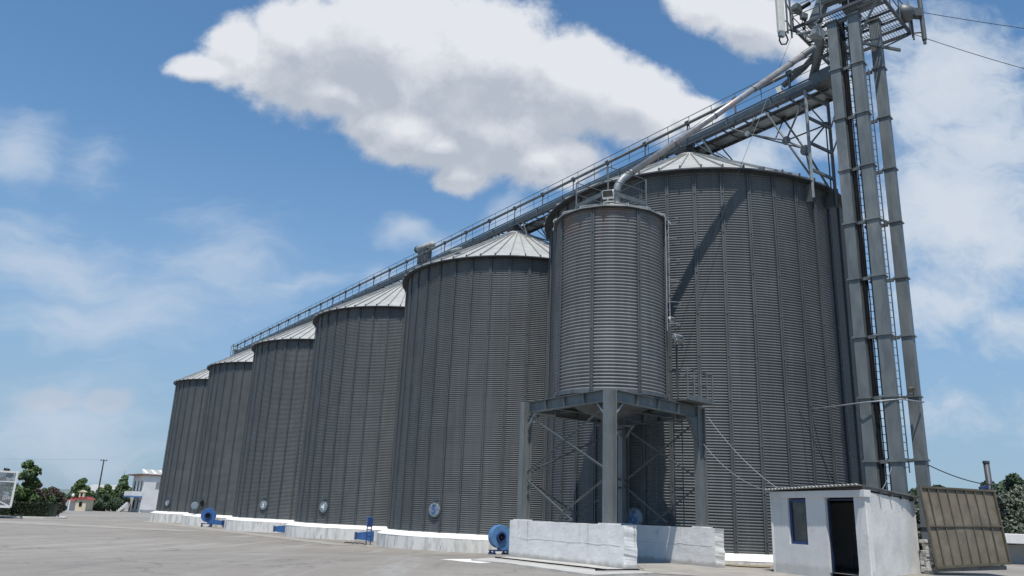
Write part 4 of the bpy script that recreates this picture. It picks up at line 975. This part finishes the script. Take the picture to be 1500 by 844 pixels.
p5 = C0+U*(SP*5.5)+N_*3.0; duct('blue duct at the left end of the silo row', (p5.x, p5.y, gz(p5.x, p5.y)+.05), (.7, .5), 1.1)
cbp = Vector((-7.9, 48.6, 0)); zc = gz(cbp.x, cbp.y)
cb = thing('control_box', (cbp.x, cbp.y, zc), 'blue switch cabinet on a two-legged stand before silo 4', 'cabinet', None, R_(20))
b = MB(); b.box((0, 0, 1.53), (.40, .22, .62)); b.build('cabinet', M['blue'], cb, bevel=.015, local=True)
b = MB(); b.box((0, -.125, 1.53), (.34, .02, .56)); b.build('door', M['blue_frame'], cb, local=True)
b = MB()
for x in (-.15, .15): b.bar((x, 0, 0), (x, 0, 1.22), .06)
for z in (.55, 1.0, 1.2): b.bar((-.15, 0, z), (.15, 0, z), .05)
b.build('stand', M['blue_frame'], cb, local=True)
cb.scale = (.86, .86, .86)
random.seed(21)
def hose(label, c, L):
    pts = []; p = Vector(c)
    for k in range(14):
        pts.append(Vector((p.x, p.y, gz(p.x, p.y)+.04+.06*abs(math.sin(k*1.3))))); p += Vector((L/13, L/13*-.9+random.uniform(-.25, .25), 0))
    wire(label, pts, .025, name='hose')
hose('dark cable curling on the ground before the blue duct between silos 4 and 5', (-9.4, 49.2, 0), 1.6)
hose('dark cable lying along the base of the farther silos beside the blue fan', (-31.5, 84.4, 0), 3.)
wire('dark rod lying on the slab before the near white wall', [(-.2, 26.9, .2), (2.9, 22.6, .2)], .02, name='rod', cat='rod')
wire('short dark bar crossing the near end of the slab', [(2.55, 22.3, .2), (3.9, 23.3, .2)], .02, name='rod', cat='rod')

# ------------------------------------------------------------------ vegetation
def leaves(b, c, rad, n, size, rng, shell=.45):
    for _ in range(n):
        while True:
            v = Vector((rng.uniform(-1, 1), rng.uniform(-1, 1), rng.uniform(-1, 1)))
            if v.length <= 1: break
        r = v.length; v = v.normalized()*(r**shell if r > 0 else 0)
        p = Vector((c[0]+v.x*rad[0], c[1]+v.y*rad[1], c[2]+v.z*rad[2]))
        nrm = (v*.7+Vector((rng.uniform(-1, 1), rng.uniform(-1, 1), rng.uniform(-.4, 1)))).normalized()
        a = nrm.cross(Vector((rng.uniform(-1, 1), rng.uniform(-1, 1), rng.uniform(-1, 1)))).normalized(); d = nrm.cross(a)
        s = size*rng.uniform(.6, 1.3)
        b.add([p-a*s, p-d*s*.5, p+a*s, p+d*s*.5], [(0, 1, 2, 3)])
def tree(name, label, cat, x, y, hgt, wid, leaf, clumps, seed, trunk=.15, low=.12, n=260, size=.16, lean=0., group=None, shape='round'):
    rng = random.Random(seed); z = gz(x, y); t = thing(name, (x, y, z), label, cat, group)
    b = MB(); top = Vector((x+lean*hgt, y, z+hgt*.8)); b.tube([(x, y, z-.1), (x+lean*hgt*.3, y, z+hgt*.35), top], [trunk, trunk*.7, trunk*.25], 8)
    cl = []
    for k in range(clumps):
        f = (k+.5)/clumps; zz = z+hgt*(low+(.94-low)*f); a = rng.uniform(0, 6.28)
        prof = math.sin(math.pi*min(1, max(.06, (f*.92+.1))))**.6 if shape == 'round' else (1-f)**.8+.12
        rr = wid*.5*prof*rng.uniform(.35, .8); p = Vector((x+lean*(zz-z)+rr*math.cos(a), y+rr*math.sin(a), zz)); cr = wid*.5*rng.uniform(.32, .52)*max(.55, prof)
        cl.append((p, cr)); b.tube([(x+lean*(zz-z)*.8, y, z+(zz-z)*.6), p], [trunk*.35, trunk*.1], 5)
    b.build('trunk', M['bark'], t, True)
    b = MB()
    for p, cr in cl: leaves(b, p, (cr*1.1, cr*1.1, cr*.85), n, size, rng)
    b.build('crown', M[leaf], t)
    return t
# left: behind the hedge
tree('broadleaf_tree', 'tall irregular green tree rising behind the hedge at the left edge', 'tree', -54.2, 92, 6.5, 3.5, 'leaf', 17, 1, n=170, size=.19, low=.15, lean=-.03)
tree('broadleaf_tree', 'thin dark tree top showing above the caged trailer', 'tree', -58.6, 95, 5.7, 2.2, 'leaf_dark', 9, 2, n=150, size=.2)
tree('shrub', 'bright lime-green shrub beside the caged trailer', 'shrub', -55.0, 93, 4.0, 2.3, 'leaf_lime', 9, 3, n=260, size=.14, trunk=.06)
tree('shrub', 'brownish green shrub right of the lime shrub', 'shrub', -55.0, 95.5, 4.4, 3.0, 'leaf_red', 10, 4, n=240, size=.15, trunk=.06)
tree('shrub', 'dark olive shrub between the lime shrub and the wide dark red one', 'shrub', -54.6, 96.5, 3.3, 3.0, 'leaf', 9, 41, n=240, size=.15, trunk=.06)
tree('shrub', 'wide dark reddish shrub behind the end of the hedge', 'shrub', -55.6, 99.5, 3.5, 4.0, 'leaf_red', 14, 5, n=260, size=.16, trunk=.06)
tree('shrub', 'low dark green shrub left of the small red-roofed chapel', 'shrub', -70.4, 130, 3.0, 3.2, 'leaf_dark', 10, 6, n=220, size=.2, trunk=.06)
tree('round_tree', 'dense round green tree behind the small chapel', 'tree', -90.6, 174, 6.6, 4.6, 'leaf', 18, 7, n=260, size=.26, low=.2)
tree('round_tree', 'dense green tree just right of the utility pole', 'tree', -86.3, 176, 5.6, 4.2, 'leaf', 15, 8, n=260, size=.26, low=.2)
tree('round_tree', 'tall dark green tree left of the white house', 'tree', -83.8, 178, 7.8, 4.6, 'leaf', 16, 9, n=260, size=.26, low=.15)
tree('olive_tree', 'low olive tree right beside the small chapel', 'tree', -83.4, 166, 3.3, 3.8, 'leaf_dark', 12, 10, n=260, size=.2, low=.05)
tree('olive_tree', 'low olive tree in the middle, below the utility pole', 'tree', -81.0, 166, 3.4, 4.2, 'leaf_dark', 12, 11, n=260, size=.2, low=.05)
tree('olive_tree', 'low olive tree nearest the steps of the white house', 'tree', -81.6, 173, 3.8, 4.0, 'leaf_dark', 12, 12, n=260, size=.2, low=.05)
# hedge round the island
def hedge():
    t = thing('hedge', (-55, 93, -.7), 'clipped dark box hedge with a rounded end inside a white kerb', 'hedge')
    b = MB(); rng = random.Random(9)
    path = [Vector((-72, 83.0, 0)), Vector((-48.9, 84.5, 0))]
    def shell_pt(s, a):
        L = 24.; x = -75.1+s*L; yc = 93.0; hw = 3.2
        if x > -54.3: k = (x+54.3)/3.4; hw *= math.sqrt(max(0, 1-min(1, k)**2))
        return x, yc, hw
    for _ in range(26000):
        s = rng.uniform(.05, 1.0); x, yc, hw = shell_pt(s, 0); z = rng.uniform(0, 1.62)
        face = rng.random()
        if face < .55: y = yc-hw+rng.uniform(-.06, .12)
        elif face < .95: y = rng.uniform(yc-hw, yc+hw); z = 1.6+rng.uniform(-.08, .06)+.05*noise.noise(Vector((x, y, 0)))
        else: y = yc+hw
        p = Vector((x, y, -.68+z)); s_ = rng.uniform(.06, .13)
        a = Vector((rng.uniform(-1, 1), rng.uniform(-1, 1), rng.uniform(-1, 1))).normalized(); d = a.cross(Vector((rng.uniform(-1, 1), rng.uniform(-1, 1), rng.uniform(-1, 1)))).normalized()
        b.add([p-a*s_, p-d*s_*.6, p+a*s_, p+d*s_*.6], [(0, 1, 2, 3)])
    b.build('foliage', M['hedge'], t)
    b = MB(); pts = []
    core = [( -75, 90.0), (-54.3, 90.0)]+[(-54.3+3.2*math.sin(math.pi*k/10), 93-3.0*math.cos(math.pi*k/10)) for k in range(1, 10)]+[(-54.3, 96.0), (-75, 96.0)]
    b.prism(core, -.72, .84); b.build('core', M['hedge'], t)
    k = MB(); out = []
    for r0, r1 in ((4.3, 4.0),):
        o = [(-77, 93-r0), (-54.3, 93-r0)]+[(-54.3+r0*math.sin(math.pi*j/16), 93-r0*math.cos(math.pi*j/16)) for j in range(1, 16)]+[(-54.3, 93+r0), (-77, 93+r0)]
        k.prism(o, -.8, -.56)
    tag(k.build('kerb', M['plinth_top']), 'white painted kerb round the hedge island', None, kind='structure')
hedge()
# right: hillside trees and grey-green bushes
for i, (x, y, h, w, lf) in enumerate(((45.5, 88, 6.3, 6, 'leaf_dark'), (50, 92, 7.0, 7, 'leaf_dark'), (52.5, 90, 6.4, 6, 'leaf'), (56.5, 93, 7.8, 6.5, 'leaf_dark'), (60.5, 95, 9.0, 6.5, 'leaf_dark'), (66, 98, 8.8, 8, 'leaf'), (47.5, 82, 5.2, 7, 'leaf'), (54.5, 83, 5.7, 7, 'leaf_dark'))):
    lab = ['dark pine crown just right of the tower foot', 'second dark pine from the tower foot, behind the brown panel', 'mid green pine left of the vent pipe', 'dark pine directly behind the vent pipe', 'tallest dark pine near the right edge', 'green pine cut by the right edge of the picture', 'lighter pine in the front rank left of the vent pipe', 'lower pine in the front rank right of the vent pipe'][i]
    tree('pine_tree', lab, 'tree', x, y, h, w, lf, 20, 60+i, n=300, size=.24, low=.1, group='pines on the rise at the right')
for i, (x, y, h, w, lf) in enumerate(((26.6, 43.5, 3.5, 3.2, 'leaf_olive'), (28.6, 44.5, 3.9, 4.0, 'leaf_pale'), (31.8, 45, 3.9, 4.2, 'leaf_olive'), (22.4, 44, 3.2, 3.2, 'leaf_olive'), (35, 46, 4.6, 4, 'leaf_pale'))):
    lab = ['grey-green bush right behind the top corner of the brown panel', 'pale silvery bush left of the picture edge above the low building', 'grey-green bush cut by the right picture edge', 'small grey-green bush hidden mostly by the brown panel', 'pale bush outside the right picture edge'][i]
    tree('bush', lab, 'bush', x, y, h, w, lf, 16, 80+i, n=380, size=.13, low=.05, trunk=.07)
# far ridge and far sheds
b = MB(); random.seed(4)
pts = [(-900+i*60, 1500, 6+10*abs(noise.noise(Vector((i*.21, 0, 0))))+(8 if i < 12 else 0)) for i in range(34)]
for (x, y, z) in pts: b.v += [(x, y-80, -5), (x, y, z), (x, y+300, -5)]
for i in range(len(pts)-1):
    for k in range(2): a = i*3+k; b.f.append((a, a+3, a+4, a+1))
M['ridge'] = mat('far_ridge', (.16, .20, .20), (.12, .16, .15), .02, .95)
tag(b.build('hills', M['ridge'], smooth=True), 'low far ridge on the horizon', None, kind='structure')
fs = thing('far_shed', (-78, 215, -.7), 'long pale grey shed far behind the red-leaved shrub', 'building')
b = MB(); b.box((-103, 225, 1.3), (22, 10, 4.2)); b.build('wall', M['house_grey'], fs)
b = MB(); b.prism([(-6, 0), (6, 0), (0, 2.2)], -11.5, 11.5, Matrix(((0, 0, 1), (1, 0, 0), (0, 1, 0))), (-103, 225, 3.4)); b.build('roof', M['asb'], fs)

# ------------------------------------------------------------------ white house, chapel, pole, trailer
hs = thing('house', (-72, 172, -.7), 'white two-storey house with balcony behind the farthest silo', 'house')
HG = -.7; hc = Vector((-74.9, 168.2, 0)); fd = Vector((.78, .62, 0)).normalized(); ld = Vector((-.62, .78, 0)).normalized()  # front to the right, left face going back
def hq(a, c, z): p = hc+fd*a+ld*c; return Vector((p.x, p.y, HG+z))
b = MB(); b.add([hq(0, 0, 0), hq(9, 0, 0), hq(9, 9, 0), hq(0, 9, 0), hq(0, 0, 7.5), hq(9, 0, 7.5), hq(9, 9, 7.5), hq(0, 9, 7.5)], [(0, 1, 5, 4), (1, 2, 6, 5), (2, 3, 7, 6), (3, 0, 4, 7)]); b.build('wall', M['house'], hs)
b = MB(); b.add([hq(-1.2, -.4, 7.5), hq(9.4, -.4, 7.5), hq(9.4, 9.4, 7.5), hq(-1.2, 9.4, 7.5), hq(-1.2, -.4, 7.75), hq(9.4, -.4, 7.75), hq(9.4, 9.4, 7.75), hq(-1.2, 9.4, 7.75)], [(0, 1, 5, 4), (1, 2, 6, 5), (2, 3, 7, 6), (3, 0, 4, 7), (4, 5, 6, 7), (3, 2, 1, 0)]); b.build('eaves', M['terracotta'], hs)
b = MB(); b.add([hq(-.6, -.2, 7.75), hq(9, -.2, 7.75), hq(9, 6, 8.9), hq(.6, 6, 8.9)], [(0, 1, 2, 3)]); b.build('roof', M['asb'], hs)
b = MB()
for k in range(6):
    a = .3+k*1.7; b.bar(hq(a, -.1, 7.78), hq(a+.4, 5.2, 8.78), .55, .22)
b.build('roof_ribs', M['house'], hs)
b = MB(); b.bar(hq(5.4, .4, 7.8), hq(5.4, .4, 9.6), .5); b.build('chimney', M['wood'], hs)
b = MB(); b.add([hq(-2.1, -.1, 3.25), hq(0, -.1, 3.25), hq(0, 6, 3.25), hq(-2.1, 6, 3.25), hq(-2.1, -.1, 4.2), hq(0, -.1, 4.2), hq(0, 6, 4.2), hq(-2.1, 6, 4.2)], [(0, 1, 5, 4), (1, 2, 6, 5), (2, 3, 7, 6), (3, 0, 4, 7), (3, 2, 1, 0), (4, 5, 6, 7)]); bal = b.build('balcony', M['house'], hs)
b = MB(); b.add([hq(-2.15, -.15, 3.0), hq(0, -.15, 3.0), hq(0, 6, 3.0), hq(-2.15, 6, 3.0), hq(-2.15, -.15, 3.28), hq(0, -.15, 3.28), hq(0, 6, 3.28), hq(-2.15, 6, 3.28)], [(0, 1, 5, 4), (1, 2, 6, 5), (2, 3, 7, 6), (3, 0, 4, 7), (3, 2, 1, 0), (4, 5, 6, 7)]); b.build('blue_band', M['blue_pale'], bal)
def hwin(a, c, z, w, h_, face, name='window', m='glass'):
    b = MB(); dv = fd if face == 'f' else ld; q = hq(a, c, z); no = Vector((fd.y, -fd.x, 0)) if face == 'f' else Vector((-ld.y, ld.x, 0))
    b.bar(q-dv*w/2+no*.03, q+dv*w/2+no*.03, .08, h_); o = b.build(name, M['house'], hs)
    b = MB(); b.bar(q-dv*(w/2-.08)+no*.08, q+dv*(w/2-.08)+no*.08, .03, h_-.16); b.build('pane', M[m], o); return o
hwin(2.9, 0, 5.7, 1.3, 1.5, 'f', m='steel_light'); hwin(0, 1.6, 5.3, 1.2, 2.3, 'l'); hwin(0, 4.0, 5.3, 1.2, 2.3, 'l'); hwin(0, 6.6, 5.3, 1.2, 2.3, 'l'); hwin(0, 2.2, 1.6, 1.0, 2.2, 'l', 'door'); hwin(0, 5.2, 1.6, 1.4, 1.8, 'l')
b = MB()
for k in range(3): b.bar(hq(-.05, .5+k*.35, 2.2), hq(-.05, .62+k*.35, 2.2), .08, .3)
b.build('vents', M['steel_dark'], hs)
b = MB(); b.bar(hq(0, -.02, 0.5), hq(9, -.02, .5), .1, .25); b.bar(hq(.3, -.1, 0), hq(9, -.1, 0), .5, 1.0); b.build('footing', M['house_grey'], hs)
b = MB(); 
for k in range(6): b.bar(hq(-3.2+k*.3, 3, .15+k*.28), hq(-3.2+k*.3, 4.6, .15+k*.28), .32, .3+k*.1)
b.build('steps', M['house'], hs)
fp = thing('flagpole', (-80.2, 173, -.7), 'thin bare pole standing left of the white house balcony', 'pole')
b = MB(); b.tube([(-81.0, 171, -.7), (-80.6, 171, 7.6)], [.07, .04], 8); b.build('mast', M['steel'], fp)

cp = thing('chapel', (-84.2, 160, -.7), 'tiny cream roadside chapel with red tiled roof and bell arch', 'chapel')
b = MB(); b.box((-81.7, 159, .35), (2.0, 2.8, 2.2)); b.build('wall', M['shrine'], cp)
b = MB(); b.prism([(-1.3, 0), (1.3, 0), (0, .55)], -1.7, 1.7, Matrix(((1, 0, 0), (0, 0, 1), (0, 1, 0))), (-81.7, 159, 1.45)); b.prism([(-1.1, 0), (1.1, 0), (0, .5)], -1.7, 1.0, Matrix(((0, 0, 1), (1, 0, 0), (0, 1, 0))), (-83.6, 158.6, 1.2)); b.build('roof', M['red_tile'], cp)
b = MB(); b.lathe([(.28, -.08), (.28, .08), (0, .09)], 16, c=(-81.75, 157.55, .75), ax=Matrix.Rotation(R_(90), 3, 'X')); b.box((-81.75, 157.57, .45), (.56, .1, .6)); b.build('window', M['black'], cp)
b = MB(); b.box((-81.8, 157.7, 2.35), (1.0, .5, 1.0)); b.prism([(-.75, 0), (.75, 0), (0, .35)], -.4, .4, Matrix(((1, 0, 0), (0, 0, 1), (0, 1, 0))), (-81.8, 157.7, 2.85)); b.build('bell_arch', M['shrine'], cp)
b = MB(); b.box((-81.8, 157.42, 2.35), (.36, .1, .55)); b.build('bell_opening', M['black'], cp)
b = MB()
for x in (-84.7, -83.9): b.box((x, 157.6, .25), (.22, .22, 2.0))
b.build('porch_pillar', M['house'], cp)
b = MB(); b.box((-83.8, 159.2, .3), (2.0, 1.2, 1.9)); b.build('porch', M['house'], cp)
b = MB(); b.lathe([(0, .4), (.2, .3), (.28, .1), (.28, -.1), (0, -.3)], 12, c=(-83.7, 158, 2.1)); b.build('white_dome', M['lamp_white'], cp)

up_ = thing('utility_pole', (-86, 172, -.7), 'dark wooden utility pole rising behind the low olive trees by the chapel', 'pole')
b = MB(); b.tube([(-86.0, 172, -.7), (-86.0, 172, 9.8)], [.2, .12], 8); b.build('pole', M['wood'], up_)
b = MB(); b.bar((-86.7, 172, 9.6), (-85.3, 172, 9.6), .12); 
for x in (-86.6, -86, -85.4): b.box((x, 172, 9.75), (.12, .12, .25))
b.build('crossarm', M['wood'], up_)
wire('faint power line running left from the utility pole', [(-85.9, 172, 9.85), (-170, 180, 11.0)], .01, 1.2)

tl = thing('caged_trailer', (-25.35, 42, -.5), 'white-framed trailer with wire mesh sides at the left edge', 'trailer')
ty = 42.0; x1 = -25.35; z0, z1 = .98, 2.72; x0 = -31.5
b = MB()
for y in (ty, ty+2.3):
    b.bar((x0, y, z0), (x1, y, z0), .09, .12); b.bar((x0, y, z1), (x1, y, z1), .08); b.bar((x0, y, z1-.5), (x1, y, z1-.5), .05)
    for x in (x1, x1-.85, x1-1.7, x1-2.6, x1-3.5, x1-4.4): b.bar((x, y, z0), (x, y, z1), .1 if x == x1 else .05)
    b.bar((x1-1.2, y, z0+.55), (x1-.1, y, z0+.05), .05); b.bar((x1-.85, y, z0+.6), (x1-2.4, y, z0+.05), .05)
for z in (z0, z1): b.bar((x1, ty, z), (x1, ty+2.3, z), .09)
b.build('frame', M['lamp_white'], tl)
b = MB()
for y in (ty+.05, ty+2.25):
    k = x0
    while k < x1: b.bar((k, y, z0), (k, y, z1), .018); k += .075
    k = z0
    while k < z1: b.bar((x0, y, k), (x1, y, k), .018); k += .075
k = ty
while k < ty+2.3: b.bar((x1, k, z0), (x1, k, z1), .018); k += .1
b.build('mesh_panel', M['steel_light'], tl)
b = MB(); b.box(((x0+x1)/2, ty+1.15, z0+.02), (x1-x0-.1, 2.2, .06)); b.build('floor', M['steel_light'], tl)
for x in (-29.9, -28.9):
    for y in (ty+.2, ty+2.1):
        b = MB(); b.lathe([(0, -.08), (.13, -.09), (.24, -.07), (.25, 0), (.24, .07), (.13, .09), (0, .08)], 24, c=(x, y, .65), ax=Matrix.Rotation(R_(90), 3, 'X')); b.build('wheel', M['black'], tl, True)
b = MB(); b.bar((x0, ty+.5, .85), (x1-.3, ty+.5, .85), .1, .2); b.bar((x0, ty+1.8, .85), (x1-.3, ty+1.8, .85), .1, .2); b.bar((-29.9, ty+.1, .65), (-29.9, ty+2.2, .65), .06); b.bar((-28.9, ty+.1, .65), (-28.9, ty+2.2, .65), .06); b.build('chassis', M['steel_dark'], tl)

tl.rotation_euler = (0, 0, R_(31)); tl.location = (-50.7, 84.0, -2.5); tl.scale = (2, 2, 2)
